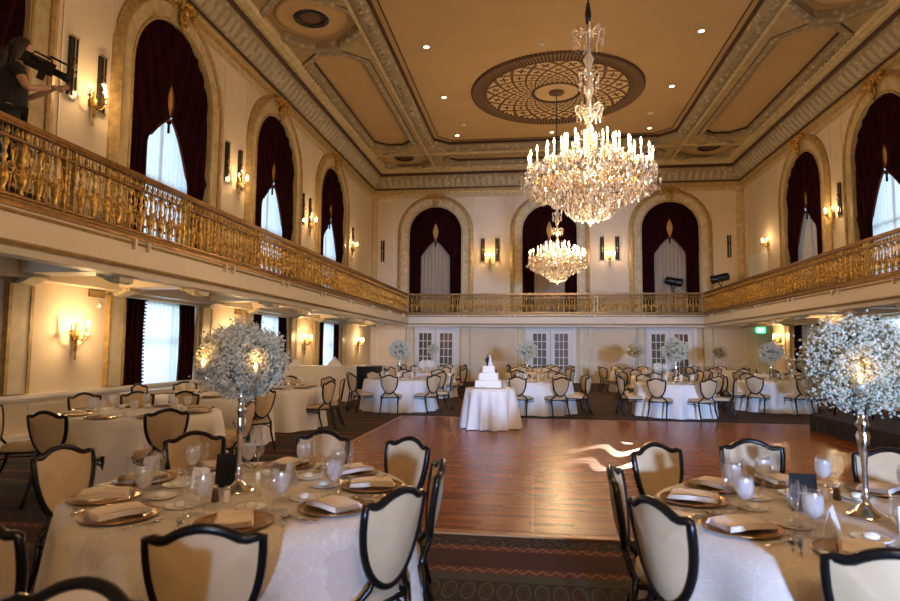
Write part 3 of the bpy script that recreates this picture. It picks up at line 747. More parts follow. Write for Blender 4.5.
for Ws, Mf, nm in ((LW, FL(), 'left wall'), (RW, FR(), 'right wall'), (BW, FB(), 'far wall')):
    for k, c in enumerate(Ws):
        wcount += 1
        isb = Ws is BW; hw, zs = (BH, BZ) if isb else (AH, AZ)
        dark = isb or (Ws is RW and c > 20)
        if Ws is BW: lab = ['left', 'middle', 'right'][k]+' arch of the far wall'
        elif Ws is LW: lab = ['top left corner arch behind the videographer', 'first big arch right of the videographer', 'second big arch from the videographer', 'last left wall arch before the corner'][k]
        else: lab = ['arch out past the right edge', 'arch cut by the right picture edge', 'arch on the right wall nearest the far corner'][k]
        fr = MB()
        n = 20; pth = [(c-hw, BF)]+[(c+hw, BF)]+[(c+hw*cos(pi*i/n), zs+hw*sin(pi*i/n)) for i in range(n+1)]
        fr.sweep(pth[1:]+[pth[0]], [(0, -.33), (0, -.26), (.08, -.26), (.08, -.33)], True, Mf)
        fr.box(c-.03, c+.03, BF, zs+hw, -.33, -.28, Mf); fr.box(c-hw, c+hw, zs-.04, zs+.04, -.33, -.28, Mf); fr.box(c-hw, c+hw, 5.0, 5.05, -.33, -.28, Mf)
        wf = struct('window_%d' % wcount, fr, M['white'])
        pg = MB(); pg.add([(x, z, -.31) for x, z in pth], [tuple(range(len(pth)))], False, Mf); pg.build('window_pane', M['pane'], wf)
        if isb: MB().add([(x, z, -.345) for x, z in pth], [tuple(range(len(pth)))], False, Mf).build('alcove_dark_sheet', mat('alcove_dark', (.10, .08, .06), .9), wf)  # dark sheet stands in for the dim alcove behind the far arches
        if Ws is RW and k == 0: continue
        t = thing('arch_drape', 'dark maroon swagged drapes in the '+lab, 'curtain', tuple(Mf @ Vector((c, BF, -.14))), 0, 'maroon swagged drapes in the tall arches')
        inv = T(*(-(Mf @ Vector((c, BF, -.14)))))
        for s in (-1, 1):
            as_ = .62 if s < 0 else .05
            ZM = 6.62 if isb else 6.35
            if isb: as_ = .5
            g, inn, zl = drape_side(inv @ Mf, c, hw-.004, zs, s, -.14, BF, zm=ZM, asym=as_, open_=.50 if isb else .46)
            pnl = g.build('swag', M['drape'], t)
            tassels(inv @ Mf, c, s, inn, zl, ZM, -.14).build('fringe', mat('fringe', (.10, .022, .014), .7) if not bpy.data.materials.get('fringe') else bpy.data.materials['fringe'], pnl)
        g = MB(); g.add([(c, ZM+.02, -.13), (c+.42, ZM+.30, -.13), (c+.42, ZM+1.1, -.13), (c-.42, ZM+1.1, -.13), (c-.42, ZM+.30, -.13), (c, ZM+.5, -.10)], [(0, 1, 5), (1, 2, 5), (2, 3, 5), (3, 4, 5), (4, 0, 5)], False, inv @ Mf); g.build('gold_lining', M['leaf'], t)
        g = MB(); g.sphere((c, ZM-.05, -.10), .05, 8, 6, inv @ Mf); g.tube([(c, ZM-.1, -.1), (c, ZM-.28, -.1)], .03, 6, M=inv @ Mf); g.build('tassel', M['drape'], t)
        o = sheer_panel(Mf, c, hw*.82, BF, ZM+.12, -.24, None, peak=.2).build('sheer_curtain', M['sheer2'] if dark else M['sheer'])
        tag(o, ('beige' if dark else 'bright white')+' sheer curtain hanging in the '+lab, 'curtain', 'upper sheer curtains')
        # gilded cartouche over the arch
        ct = MB()
        za = zs+hw+.34
        for i in range(9):
            a = pi*(i/8); ct.sphere((c+.42*cos(a)*(1 if i % 2 else .8), za+.05+.10*sin(a)+.05*(i % 2), .16), .10, 8, 6, Mf, sc=(1, .8, .9))
        for s in (-1, 1):
            pts = [(c+s*(.15+.30*q/10), za-.02+.14*sin(q/10*pi*1.5), .18+.03*sin(q)) for q in range(11)]; ct.tube(pts, [.05-.003*q for q in range(11)], 6, M=Mf)
            pts = [(c+s*(.06+.05*sin(q/8*pi)), za-.05-.30*q/8, .16) for q in range(9)]; ct.tube(pts, [.06-.005*q for q in range(9)], 6, M=Mf)
        ct.sphere((c, za-.02, .18), .13, 10, 8, Mf, sc=(.8, 1.2, .8)); ct.sphere((c, za-.26, .16), .07, 8, 6, Mf); ct.sphere((c, za-.4, .13), .045, 8, 6, Mf)
        oo = ct.build('arch_cartouche', M['gold']); tag(oo, 'gilded leafy cartouche crowning the '+lab, 'ornament', 'gilded cartouches over the arches')
# lower windows
for Ws, Mf, nm in ((LW, FL(), 'left'), (RW, FR(), 'right')):
    for k, c in enumerate(Ws):
        if (Ws is LW and k == 0): lab = 'low window at the left picture edge'
        elif Ws is LW: lab = ['', 'nearest low window on the left', 'low window behind the big left flower ball', 'farthest low window on the left wall'][k]
        else: lab = ['', 'low window behind the big right flower ball', 'right low window beside the exit alcove'][k]
        if Ws is RW and k == 0: continue
        wcount += 1
        fr = MB(); fr.sweep(rect(c-1.3, c+1.3, .62, 2.44), [(0, -.33), (0, -.22), (.07, -.22), (.07, -.33)], True, Mf)
        fr.box(c-1.3, c+1.3, 1.58, 1.64, -.32, -.26, Mf); fr.box(c-.6, c-.56, .62, 2.44, -.32, -.27, Mf); fr.box(c+.56, c+.6, .62, 2.44, -.32, -.27, Mf)
        wf = struct('window_%d' % wcount, fr, M['white'])
        MB().add([(c-1.3, .62, -.30), (c+1.3, .62, -.30), (c+1.3, 2.44, -.30), (c-1.3, 2.44, -.30)], [(0, 1, 2, 3)], False, Mf).build('window_pane', M['pane'], wf)
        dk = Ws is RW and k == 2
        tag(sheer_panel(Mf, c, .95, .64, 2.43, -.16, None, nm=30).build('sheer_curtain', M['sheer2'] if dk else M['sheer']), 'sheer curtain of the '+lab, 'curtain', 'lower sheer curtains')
        t = thing('window_curtain', 'dark maroon curtains at the '+lab, 'curtain', tuple(Mf @ Vector((c, .64, -.08))), 0, 'maroon curtains at the low windows')
        inv = T(*(-(Mf @ Vector((c, .64, -.08)))))
        for s in (-1, 1):
            g = MB(); g.grid(lambda u, v: (c+s*(.60+.04*sin(v*3)+.66*u), .64+1.79*v, -.05+.035*sin(u*24)), 40, 3, inv @ Mf)
            p_ = g.build('curtain_panel', M['drape'], t)
            g = MB()
            for i in range(26): g.sphere((c+s*(.59+.04*sin(i/25*3)), .66+1.75*i/25, -.03), .022, 5, 4, inv @ Mf)
            g.build('bobble_fringe', bpy.data.materials['fringe'], p_)

# assumed end window behind the camera, added for the rear cool light
fr = MB(); fr.sweep(rect(2.4, 3.8, .9, 2.95), [(0, -.3), (0, -.2), (.06, -.2), (.06, -.3)], True, FF(YF)); struct('window_20', fr, M['white'])

# ------------------------------------------------------------------ glazed doors
for i, c in enumerate(doors):
    fr = MB(); Mx = FB()
    fr.sweep([(c+1.02, 0), (c+1.02, 2.45), (c-1.02, 2.45), (c-1.02, 0)], [(-.12, -.0), (-.12, .06), (.04, .04), (.04, -.2), (-.0, -.2)], False, Mx)
    d = struct('door_%d' % (i+1), fr, M['white'])
    for s in (-1, 1):
        lf = MB(); a, b = (c-.98, c-.01) if s < 0 else (c+.01, c+.98)
        lf.box(a, b, 0.02, .42, -.14, -.09, Mx); lf.box(a, b, 2.23, 2.41, -.14, -.09, Mx); lf.box(a, a+.19, .42, 2.23, -.14, -.09, Mx); lf.box(b-.19, b, .42, 2.23, -.14, -.09, Mx)
        for k in (1, 2): x = a+.19+(b-a-.38)*k/3; lf.box(x-.017, x+.017, .42, 2.23, -.13, -.10, Mx)
        for k in (1, 2, 3, 4): z = .42+1.81*k/5; lf.box(a+.19, b-.19, z-.017, z+.017, -.13, -.10, Mx)
        lo = lf.build('door_leaf', M['white'], d)
        MB().box(a+.17, b-.17, .4, 2.25, -.118, -.112, Mx).build('glass_pane', M['pane'], lo)
        x = b-.09 if s < 0 else a+.09
        MB().tube([(x, .95, -.09), (x, .95, -.03), (x+s*.08, .95, -.03)], .012, 6, M=Mx).build('door_handle', M['gold'], lo)
# alcove door + upper side door
def plain_door(name, Mx, a, b, z0, z1):
    fr = MB(); fr.sweep([(b, z0), (b, z1), (a, z1), (a, z0)], [(-.12, 0), (-.12, .05), (0, .04), (0, 0)], False, Mx)
    d = struct(name, fr, M['white']); lf = MB(); lf.box(a, b, z0+.01, z1, 0, .02, Mx)
    panel_frame(lf, T(0, 0, 0) @ Mx @ T(0, 0, .02), a+.12, b-.12, z0+.2, z0+.9, .03, .015); panel_frame(lf, Mx @ T(0, 0, .02), a+.12, b-.12, z0+1.05, z1-.15, .03, .015)
    lo = lf.build('door_leaf', M['white'], d); MB().sphere((a+.08, z0+1.0, .06), .035, 8, 6, Mx).build('door_handle', M['gold'], lo)
plain_door('door_4', FB(YB-.02), 9.75, 10.6, 0, 2.25)
plain_door('door_5', FR(), 26.0, 27.7, BF, 5.45)
# exit sign
t = thing('exit_sign', 'lit green EXIT sign above the alcove door on the right', 'sign', (9.93, YB-.04, 2.42)); t.scale = (.75, 1, 1)
MB().box(-.24, .24, -.06, 0, -.12, .12).build('sign_box', M['exit'], t)
lt = MB(); strokes = {'E': [((0, 0), (0, 1)), ((0, 0), (.55, 0)), ((0, .5), (.45, .5)), ((0, 1), (.55, 1))], 'X': [((0, 0), (.6, 1)), ((0, 1), (.6, 0))], 'I': [((.1, 0), (.1, 1))], 'T': [((.3, 0), (.3, 1)), ((0, 1), (.6, 1))]}
x = -.17
for ch in 'EXIT':
    for (a, b), (c_, d_) in strokes[ch]: lt.tube([(x+a*.12, -.066, -.065+b*.13), (x+c_*.12, -.066, -.065+d_*.13)], .008, 4)
    x += .05 if ch == 'I' else .095
lt.build('lettering', M['exitw'], t)
# air grilles low on the left wall + detectors
for y0 in (9.9, 14.9+.3):
    t = thing('air_vent', 'brown slotted air grille, %s' % ('near the first wall sconce' if y0 < 12 else 'just above the big left flower ball'), 'vent', (XL+.005, y0, 2.42), 0)
    g = MB(); g.box(0, .02, -.2, .2, -.06, .06); g.build('grille_plate', M['grille'], t)
    g = MB()
    for i in range(14): g.box(.02, .03, -.185+i*.0275, -.175+i*.0275, -.05, .05)
    g.build('slats', M['goldpaint'], t)
tag(MB().lathe([(.05, 0), (.05, .02), (.03, .045), (0, .05)], 14, RY(pi/2)).build('wall_detector', M['plastic'], loc=(XL, 9.98, 2.22)), 'small white round detector under the air grille by the first lower sconce', 'detector')

# ------------------------------------------------------------------ sconces
def sconce_proto(nc=3, big=True):
    """wall sconce; local +x out of the wall"""
    t = thing('wall_sconce', '', 'wall sconce')
    g = MB(); g.lathe([(.0, -.42), (.018, -.40), (.012, -.3), (.03, -.22), (.022, -.10), (.05, -.03), (.055, .05), (.02, .12), (.03, .17), (.0, .22)], 12, T(.05, 0, 0)); g.sphere((.03, 0, 0), .06, 10, 8, sc=(.6, 1, 1.6)); g.box(0, .05, -.02, .02, -.05, .05)
    g.build('backplate', M['gold'], t)
    angs = [-70, 0, 70] if nc == 3 else [-80, -40, 0, 40, 80]
    for a in angs:
        a = radians(a); R_ = .20
        pts = [(.06+R_*q*cos(a)*1.0, R_*q*sin(a)*1.05, -.02-.09*sin(pi*q)+.06*q) for q in [i/10 for i in range(11)]]
        arm = MB().tube(pts, .011, 6).build('arm', M['gold'], t)
        e = pts[-1]
        MB().lathe([(.0, 0), (.035, .01), (.05, .025), (.02, .03), (.018, .04)], 10, T(*e)).build('drip_cup', M['gold'], arm)
        MB().lathe([(.014, .03), (.014, .14), (0, .14)], 8, T(*e)).build('candle', M['wax'], arm)
        MB().lathe([(.0, .14), (.014, .155), (.018, .175), (.010, .205), (0, .225)], 8, T(*e)).build('bulb', M['bulb'], arm)
        g = MB()
        for k in range(6): b = 2*pi*k/6; g.octa((e[0]+.045*cos(b), e[1]+.045*sin(b), e[2]-.02), .008, .028)
        g.build('crystal_drops', M['crystal'], arm)['kind'] = 'stuff'
    return t
SP = Proto(sconce_proto())
SPL = Proto(sconce_proto())
def put_sconce(P, x, y, z, rz, lab, pw, off, grp):
    P.place((x, y, z), rz, lab, grp)
    light('sconce_glow', 'POINT', (x+off[0]*.33, y+off[1]*.33, z+.17), pw, WARM, shadow_soft_size=.05)
g_ = 'three-candle crystal wall sconces above the balcony'
for yy, l in ((9.5, 'nearest upper left sconce, just right of the videographer camera'), (14.9, 'second upper left sconce, between the first two big arches'), (20.1, 'third upper left sconce, between the second and third arches'), (25.1, 'last upper left sconce before the far corner')):
    put_sconce(SP, XL+.02, yy, 5.72, 0, 'lit gilt candle wall sconce: '+l, 20, (1, 0), g_)
for xx, l in ((-1.95, 'far wall, between the left and middle arches'), (3.54, 'far wall, between the middle and right arches')):
    put_sconce(SP, xx, YB-.02, 5.70, -pi/2, 'lit gilt candle wall sconce: '+l, 24, (0, -1), g_)
for yy, l in ((20.3, 'right wall, between the two tall arches'), (25.6, 'right wall, above the balcony door near the corner')):
    put_sconce(SP, XR-.02, yy, 5.72, pi, 'lit gilt candle wall sconce: '+l, 20, (-1, 0), g_)
g_ = 'candle wall sconces under the balcony'
for yy, l in ((9.38, 'nearest one, left of the first low window'), (14.7, 'behind the big left flower ball'), (19.9, 'between the two farther low windows'), (26.3, 'last one by the far left corner')):
    put_sconce(SPL, XL+.02, yy, 1.68, 0, 'lit sconce under the left balcony: '+l, 36, (1, 0), g_)
put_sconce(SPL, XR-.02, 24.75, 1.9, pi, 'lit sconce under the right balcony beside the alcove', 34, (-1, 0), g_)
put_sconce(SPL, XR-.02, 20.0, 1.9, pi, 'lit sconce under the right balcony behind the big right flower ball', 34, (-1, 0), g_)

# dark mirrored wall bars
def bar_proto():
    t = thing('wall_mirror_bar', '', 'wall ornament')
    MB().box(0, .05, -.085, .085, -.52, .52).build('panel', mat('dark_mirror', (.03, .028, .026), .12, .4), t)
    g = MB()
    for z in (-.54, .50): g.box(0, .06, -.1, .1, z, z+.04)
    g.box(.05, .065, -.012, .012, -.5, .5)
    g.build('clips', M['silver'], t)
    g = MB(); g.octa((.08, 0, 0), .05, .07); g.octa((.08, 0, .14), .03, .05); g.octa((.08, 0, -.14), .03, .05); g.build('crystal_rosette', M['crystal'], t)
    return t
BP = Proto(bar_proto())
for yy, l in ((9.02, 'left of the pair by the videographer camera'), (9.72, 'right of the pair by the videographer camera'), (14.3, 'left of the pair beside the second upper sconce'), (14.98, 'right of the pair beside the second upper sconce'), (19.5, 'left of the pair beside the third upper sconce'), (20.15, 'right of the pair beside the third upper sconce'), (24.6, 'left of the pair near the far left corner'), (25.3, 'right of the pair near the far left corner')):
    BP.place((XL, yy, 6.14), 0, 'narrow dark mirrored wall bar, '+l, 'dark mirrored wall bars')
for xx, l in ((-7.1, 'alone left of the far left arch'), (-2.28, 'left of the first far wall sconce'), (-1.62, 'right of the first far wall sconce'), (3.19, 'left of the second far wall sconce'), (3.86, 'right of the second far wall sconce'), (8.73, 'alone right of the far right arch')):
    BP.place((xx, YB, 6.14), -pi/2, 'narrow dark mirrored wall bar, '+l, 'dark mirrored wall bars')
for yy, l in ((20.6, 'left of the pair above the right wall sconce'), (19.9, 'right of the pair above the right wall sconce')):
    BP.place((XR, yy, 6.14), pi, 'narrow dark mirrored wall bar, '+l, 'dark mirrored wall bars')

# swirl projected on the dance floor by the corner stage light
def gobo():
    src = Vector((6.1, 28.0, 4.60)); dst = Vector((1.05, 9.15, 0)); o = light('gobo_beam', 'SPOT', src, 75000, (1, .86, .66), rot=(dst-src), spot_size=radians(4.6), spot_blend=.05, shadow_soft_size=.01)
    l = o.data; l.use_nodes = True; nt = l.node_tree; g = G(nt); em = nt.nodes['Emission']
    x = g.xyz('Normal'); sx = g.m('MULTIPLY', g.m('DIVIDE', x[0], x[2]), 31.); sy = g.m('MULTIPLY', g.m('DIVIDE', x[1], x[2]), 60.)
    r_ = g.m('SQRT', g.m('ADD', g.m('MULTIPLY', sx, sx), g.m('MULTIPLY', sy, sy)))
    w1 = g.m('SINE', g.m('ADD', g.m('MULTIPLY', sy, 7.), g.m('MULTIPLY', g.m('SINE', g.m('MULTIPLY', sx, 6.)), 1.6)))
    on = g.m('MULTIPLY', g.m('GREATER_THAN', w1, .45), g.m('LESS_THAN', r_, .9))
    nt.links.new(on, em.inputs['Strength'])
gobo()
# stage spotlights on the balcony
def spot_proto():
    t = thing('stage_light', '', 'stage light')
    MB().lathe([(.13, -.35), (.17, -.30), (.17, .25), (.20, .30), (.20, .36), (.15, .36), (.15, .2), (0, .2)], 16, RY(radians(100))).build('housing', M['black'], t)
    MB().tube([(0, -.22, .05), (0, -.25, -.2), (0, 0, -.38), (0, .25, -.2), (0, .22, .05)], .02, 6).build('yoke', M['black'], t)
    MB().tube([(0, 0, -.38), (0, 0, -1.42)], .025, 8).build('stand_pole', M['black'], t)
    MB().lathe([(.22, -1.45), (.22, -1.42), (.03, -1.38)], 14).build('stand_base', M['black'], t)
    return t
PS = Proto(spot_proto())
PS.place((6.25, 28.35, 4.57), radians(8), 'black stage light tilted down in front of the right far arch', 'black stage lights on the balcony')
PS.place((7.98, 27.4, 4.60), radians(150), 'black stage light on the balcony in the far right corner', 'black stage lights on the balcony')

# ------------------------------------------------------------------ chandeliers
def chandelier(label, loc, top):
    t = thing('crystal_chandelier', label, 'chandelier', loc, 0); t.scale = (.92, .92, .95); top = top/.95
    # z=0 at rim level of outer arms
    MB().lathe([(.0, -.62), (.05, -.60), (.06, -.5), (.03, -.4), (.10, -.25), (.16, -.18), (.06, -.05), (.05, .1), (.10, .2), (.06, .32), (.04, .45), (.09, .55), (.05, .7), (.03, .8), (.10, .9), (.12, .96), (.04, 1.05), (.035, 1.2), (.07, 1.3), (.09, 1.36), (.04, 1.45), (.03, 1.6), (.05, 1.75), (.09, 1.85), (.03, 1.95), (.025, 2.1), (.06, 2.25), (.03, 2.35), (0, 2.45)], 12).build('glass_shaft', M['crystal'], t)
    MB().tube([(0, 0, -.45), (0, 0, 2.5)], .022, 8).build('gilt_rod', M['gold'], t)
    MB().tube([(0, 0, 2.4), (0, 0, top)], .018, 6).build('suspension_cable', M['black'], t)
    MB().lathe([(0, 2.42), (.04, 2.45), (.055, 2.6), (.03, 2.78), (0, 2.8)], 10).build('cable_sleeve', M['black'], t)
    rnd = random.Random(3)
    for (n, R_, z0, zc) in ((24, .98, -.05, .06), (16, .70, .0, .20), (10, .42, .05, .36)):
        for i in range(n):
            a = 2*pi*(i+.5*(R_ < .9))/n
            pts = []
            for q in range(11):
                s = q/10; rr = .08+(R_-.08)*s; z = -.12+z0-.16*sin(pi*s*.9)+(zc+.12-z0)*s*s
                pts.append((rr*cos(a), rr*sin(a), z))
            arm = MB().tube(pts, .013, 5).build('arm', M['gold'], t)
            e = pts[-1]
            MB().lathe([(.01, -.02), (.05, .0), (.062, .018), (.02, .03), (.02, .06)], 10, T(*e)).build('drip_pan', M['crystal'], arm)
            MB().lathe([(.014, .05), (.014, .21), (0, .21)], 8, T(*e)).build('candle', M['wax'], arm)
            MB().lathe([(.0, .21), (.012, .225), (.017, .25), (.010, .29), (0, .32)], 8, T(*e)).build('bulb', M['bulb'], arm)
    g = MB()
    def drop(r, a, z, s=1.0):
        rr = rnd.uniform(.013, .026)*s; hh = rr*rnd.uniform(1.4, 2.4)
        g.octa((r*cos(a), r*sin(a), z), rr, hh, None, rnd.uniform(0, 3))
    for (n, R_, z0, zc) in ((24, .98, -.05, .06), (16, .70, .0, .20), (10, .42, .05, .36)):
        for i in range(n):
            a = 2*pi*(i+.5*(R_ < .9))/n; 
            for k in range(9):
                b = 2*pi*k/9; x = R_*cos(a)+.062*cos(b); y = R_*sin(a)+.062*sin(b)
                for j in range(4): rr = .012+.004*(j == 3); g.octa((x, y, zc-.02-j*.045), rr, rr*1.8, None, b)
            for k in range(16):
                s = k/15; rr = .15+(R_-.12)*s
                for j in range(3): drop(rr, a+rnd.uniform(-.12, .12), z0-.16-.16*sin(pi*s*.9)+(zc+.12-z0)*s*s-.05*j+rnd.uniform(-.03, .03))
    # festoons between arms and the tapering basket below
    for i in range(24):
        for k in range(10):
            s = k/9; a = 2*pi*(i+s)/24; drop(.98-.02*sin(pi*s), a, .04-.14*sin(pi*s), .8); drop(.99, a, -.10-.06*sin(pi*s)+rnd.uniform(-.03, .03))
    for ring_ in range(20):
        s = ring_/19; rr = .95*(1-s)**.75+.10*(1-s) + .04; z = -.22-.40*s**.9
        for i in range(max(10, int(rr*66))): drop(rr+rnd.uniform(-.04, .04), rnd.uniform(0, 2*pi), z+rnd.uniform(-.03, .03))
    for i in range(420):
        rr = .98*sqrt(rnd.random()); drop(rr, rnd.uniform(0, 2*pi), -.12+.14*(rr)-rnd.uniform(0, .12))
    for i in range(260):
        s = rnd.random(); rr = .40*sqrt(1-s*s)+.02; drop(rr, rnd.uniform(0, 2*pi), -.52-.24*s, .9)
    for rr, z, nn in ((.20, 1.0, 14), (.15, 1.5, 10), (.24, 2.2, 14), (.22, .62, 14)):
        for i in range(nn):
            a = 2*pi*i/nn
            for j in range(4): g.octa((rr*cos(a), rr*sin(a), z-.045*j), .016, .026, None, a)
    g.octa((0, 0, -.78), .05, .07)
    c = g.build('crystal_drops', M['crystal'], t); c['kind'] = 'stuff'
    # crown and tier scrolls
    for z, R_, nn in ((2.25, .26, 8), (1.0, .22, 8), (1.55, .16, 6)):
        g = MB()
        for i in range(nn):
            a = 2*pi*i/nn; pts = [(R_*sin(q/8*pi*.75)*cos(a), R_*sin(q/8*pi*.75)*sin(a), z+.14*sin(q/8*pi)-.10*(q/8)) for q in range(9)]; g.tube(pts, .014, 5)
        g.build('crown_scroll', M['crystal'], t)
    for i in range(6):
        a = 2*pi*i/6
        light('chandelier_glow', 'POINT', (loc[0]+.85*cos(a), loc[1]+.85*sin(a), loc[2]+.38), CHP, (1, .66, .34), shadow_soft_size=.1)
    light('chandelier_core', 'POINT', (loc[0], loc[1], loc[2]-.9), CHP*1.6, (1, .66, .34), shadow_soft_size=.25)
    light('chandelier_heart', 'POINT', (loc[0]+.1, loc[1], loc[2]+.12), CHP*.5, (1, .72, .42), shadow_soft_size=.2)
    return t
CHP = 62
chandelier('large many-candled crystal chandelier hanging nearest the camera', (CX, 9.2, 4.13), ZT-4.13)
c2 = chandelier('smaller-looking crystal chandelier hanging farther back below the medallion', (CX-.03, 20.35, 4.45), ZT-4.45-.1)

# ------------------------------------------------------------------ dance floor
df = MB(); DX0, DX1, DY0, DY1 = -2.80, 7.2, 5.17, 13.45
t = thing('dance_floor', 'polished brown parquet dance floor in the middle of the room', 'dance floor', (0, 0, 0))
MB().box(DX0, DX1, DY0, DY1, .001, .018).build('parquet_panels', M['parquet'], t)
g = MB(); w_ = .09
g.box(DX0-w_, DX1, DY0-w_, DY0, .001, .016); g.box(DX0-w_, DX1, DY1, DY1+w_, .001, .016); g.box(DX0-w_, DX0, DY0, DY1, .001, .016)
g.build('edge_ramp', mat('wood_edge', (.34, .15, .05), .35), t)
FZ = .018

# ------------------------------------------------------------------ chairs
def shield(w=.192, ztop=.865, hump=.038, zb=.485, n=12):
    """outline of the back, counter clockwise from the bottom; returns list of (x,z)"""
    pts = []
    for i in range(n+1):              # right side: bottom centre to top right corner
        q = (i/n)**1.7; x = w*(1-(1-q)**2.4)**.54; z = zb+(ztop-.012-zb)*q
        pts.append((x, z))
    top = []
    for i in range(1, 16):
        q = i/16; x = w-2*w*q; u = abs(x)/w
        z = ztop+hump*(cos(min(1, u*1.35)*pi/2)**1.5) - .012*sin(pi*min(1, max(0, (u-.45)/.55)))
        top.append((x, z))
    left = [(-x, z) for x, z in reversed(pts[1:])]
    return pts+top+left
BACKT = radians(10)
def backM(): return T(0, -.215, .46) @ RX(BACKT) @ T(0, 0, -.46)
def chair_proto(lo=False):
    t = thing('banquet_chair', '', 'chair')
    ol = shield(); Mb = backM(); n = len(ol)
    def curve(x): return -.030*(1-(x/.192)**2)
    # upholstered panel, bulged on both faces
    g = MB(); cx, cz = 0, .70; ringsN = 3
    for sd in (1, -1):
        v = []; f = []
        for k in range(ringsN+1):
            s = 1-k/ringsN*.94
            for (x, z) in ol:
                xx = cx+(x*.95-cx)*s; zz = cz+((z-cz)*.95)*s
                v.append((xx, curve(xx)+sd*(.008+.020*(1-s*s)), zz))
        for k in range(ringsN):
            for i in range(n):
                a = k*n+i; b = k*n+(i+1) % n
                f.append((a, b, b+n, a+n) if sd < 0 else (b, a, a+n, b+n))
        last = list(range(ringsN*n, ringsN*n+n)); f.append(tuple(last if sd < 0 else last[::-1]))
        g.add(v, f, True, Mb)
    g.build('backrest', M['upholstery'], t)
    g = MB(); g.tube([(x, curve(x), z) for x, z in ol], .0188, 6 if not lo else 4, True, Mb, flat=1.0)
    # curved back supports: from the foot of the shield down to the seat rail
    for s in (-1, 1):
        g.tube([(s*.105, -.022, .525), (s*.112, -.02, .495), (s*.15, -.005, .45), (s*.185, .005, .415)], .0155, 6, M=Mb)
    g.build('back_frame', M['black'], t)
    # seat cushion
    def seatp(u, v):
        a = 2*pi*u; r = 1 if v >= .5 else 1
        prof = [(0, .468), (.6, .466), (.93, .450), (1.0, .425), (1.0, .40), (.96, .385), (0, .385)]
        q = v*(len(prof)-1); i = min(int(q), len(prof)-2); fq = q-i
        rr = prof[i][0]+(prof[i+1][0]-prof[i][0])*fq; z = prof[i][1]+(prof[i+1][1]-prof[i][1])*fq
        ex = .45; cxx = abs(cos(a))**ex*(1 if cos(a) > 0 else -1); sy = abs(sin(a))**ex*(1 if sin(a) > 0 else -1)
        wd = .212+.022*sy
        return (wd*cxx*max(rr, .001), .01+.215*sy*max(rr, .001), z)
    MB().grid(seatp, 28, 6, None, True, True).build('seat', M['upholstery'], t)
    g = MB(); fr = [(-.20, -.20), (.20, -.20), (.22, .20), (-.22, .20)]
    g.tube([(x, y, .385) for x, y in fr], .015, 4, True)
    g.build('seat_frame', M['black'], t)
    for s in (-1, 1):
        MB().tube([(s*.22, .20, .41), (s*.215, .205, .2), (s*.22, .215, 0)], [.019, .017, .013], 6).build('leg', M['black'], t)
        MB().tube([(s*.195, -.195, .42), (s*.19, -.215, .25), (s*.20, -.27, .1), (s*.205, -.30, 0)], [.019, .018, .016, .013], 6).build('leg', M['black'], t)
        g = MB(); g.tube([(s*.212, .2, .31), (s*.206, .15, .345), (s*.20, -.1, .345), (s*.193, -.20, .31)], .009, 5); g.build('stretcher', M['black'], t)
    return t
CH = Proto(chair_proto())
# eight seat directions round a table: angle in degrees (0 = picture right, -90 = nearest the camera)
SECT = ['right', 'far right', 'far', 'far left', 'left', 'near left', 'near', 'near right']
USED = {}
def side_word(a, key=None):
    """name of the seat direction; every word is used once per key, the next nearest free one otherwise"""
    a = a % 360; order = sorted(range(8), key=lambda i: min(abs(a-45*i), 360-abs(a-45*i)))
    if key is None: return SECT[order[0]]
    u = USED.setdefault(key, set())
    for i in order:
        if i not in u: u.add(i); return SECT[i]
    return 'ninth, extra'
CHAIRPOS = []
def put_chair(cx, cy, a, r, where, grp, z=0., face=None, lab=None):
    x = cx+r*cos(radians(a)); y = cy+r*sin(radians(a))
    for (px, py) in CHAIRPOS:
        if hypot(px-x, py-y) < .42: return None
    CHAIRPOS.append((x, y))
    rz = radians(a)+pi/2 if face is None else radians(face)   # chair faces +y locally; turn towards the centre
    return CH.place((x+.2*cos(radians(a))*-1, y-.2*sin(radians(a)), z), rz, lab or ('cream shield-back chair, %s side of %s' % (side_word(a, 'chair'+where), where)), grp)
# r is measured at the chair back

# ------------------------------------------------------------------ tables
def cloth_mesh(R, h, flare=.09, nf=16, drop=.73, seed=0, amp=1.0):
    g = MB(); rnd = random.Random(seed); ph = rnd.uniform(0, 6); ph2 = rnd.uniform(0, 6)
    zb = h-drop
    def fn(u, v):
        a = 2*pi*u
        if v < .3:
            q = v/.3; return (R*q*cos(a), R*q*sin(a), h)
        q = (v-.3)/.7; k = q**.8
        fold = cos(nf*a+ph+.8*sin(3*a+ph2))+.45*cos((nf*.5)*a*1.0+ph2)
        rr = R+.006+flare*k*(.55+.62*fold*amp) + .01*q
        z = h-.004-(h-zb)*q
        if q < .06: rr = R+.004*q/.06; z = h-.02*q/.06
        return (rr*cos(a), rr*sin(a), max(z, .012))
    g.grid(fn, 112, 16, None, True, True); return g
def table(name_label, c, where, R=.86, m='cloth', seed=0, grp='round banquet tables', drop=.735, z=0, flare=.09):
    t = thing('round_table', 'round table under the %s' % name_label, 'table', (c[0], c[1], z), 0, grp)
    MB().lathe([(0, .715), (R-.02, .715), (R-.005, .73), (R-.02, .742), (0, .742)], 40).build('tabletop', mat('table_ply', (.3, .2, .1), .6) if not bpy.data.materials.get('table_ply') else bpy.data.materials['table_ply'], t)
    for i in range(4):
        a = pi/4+i*pi/2; MB().tube([(.58*R*cos(a), .58*R*sin(a), .715), (.6*R*cos(a), .6*R*sin(a), 0)], .016, 6).build('leg', M['black'], t)
    o = cloth_mesh(R, .75, nf=11+seed % 4, seed=seed, drop=drop, flare=flare).build('tablecloth', M[m], loc=(c[0], c[1], z)); tag(o, name_label, 'tablecloth', 'floor-length tablecloths')
    return t
TZ = .75

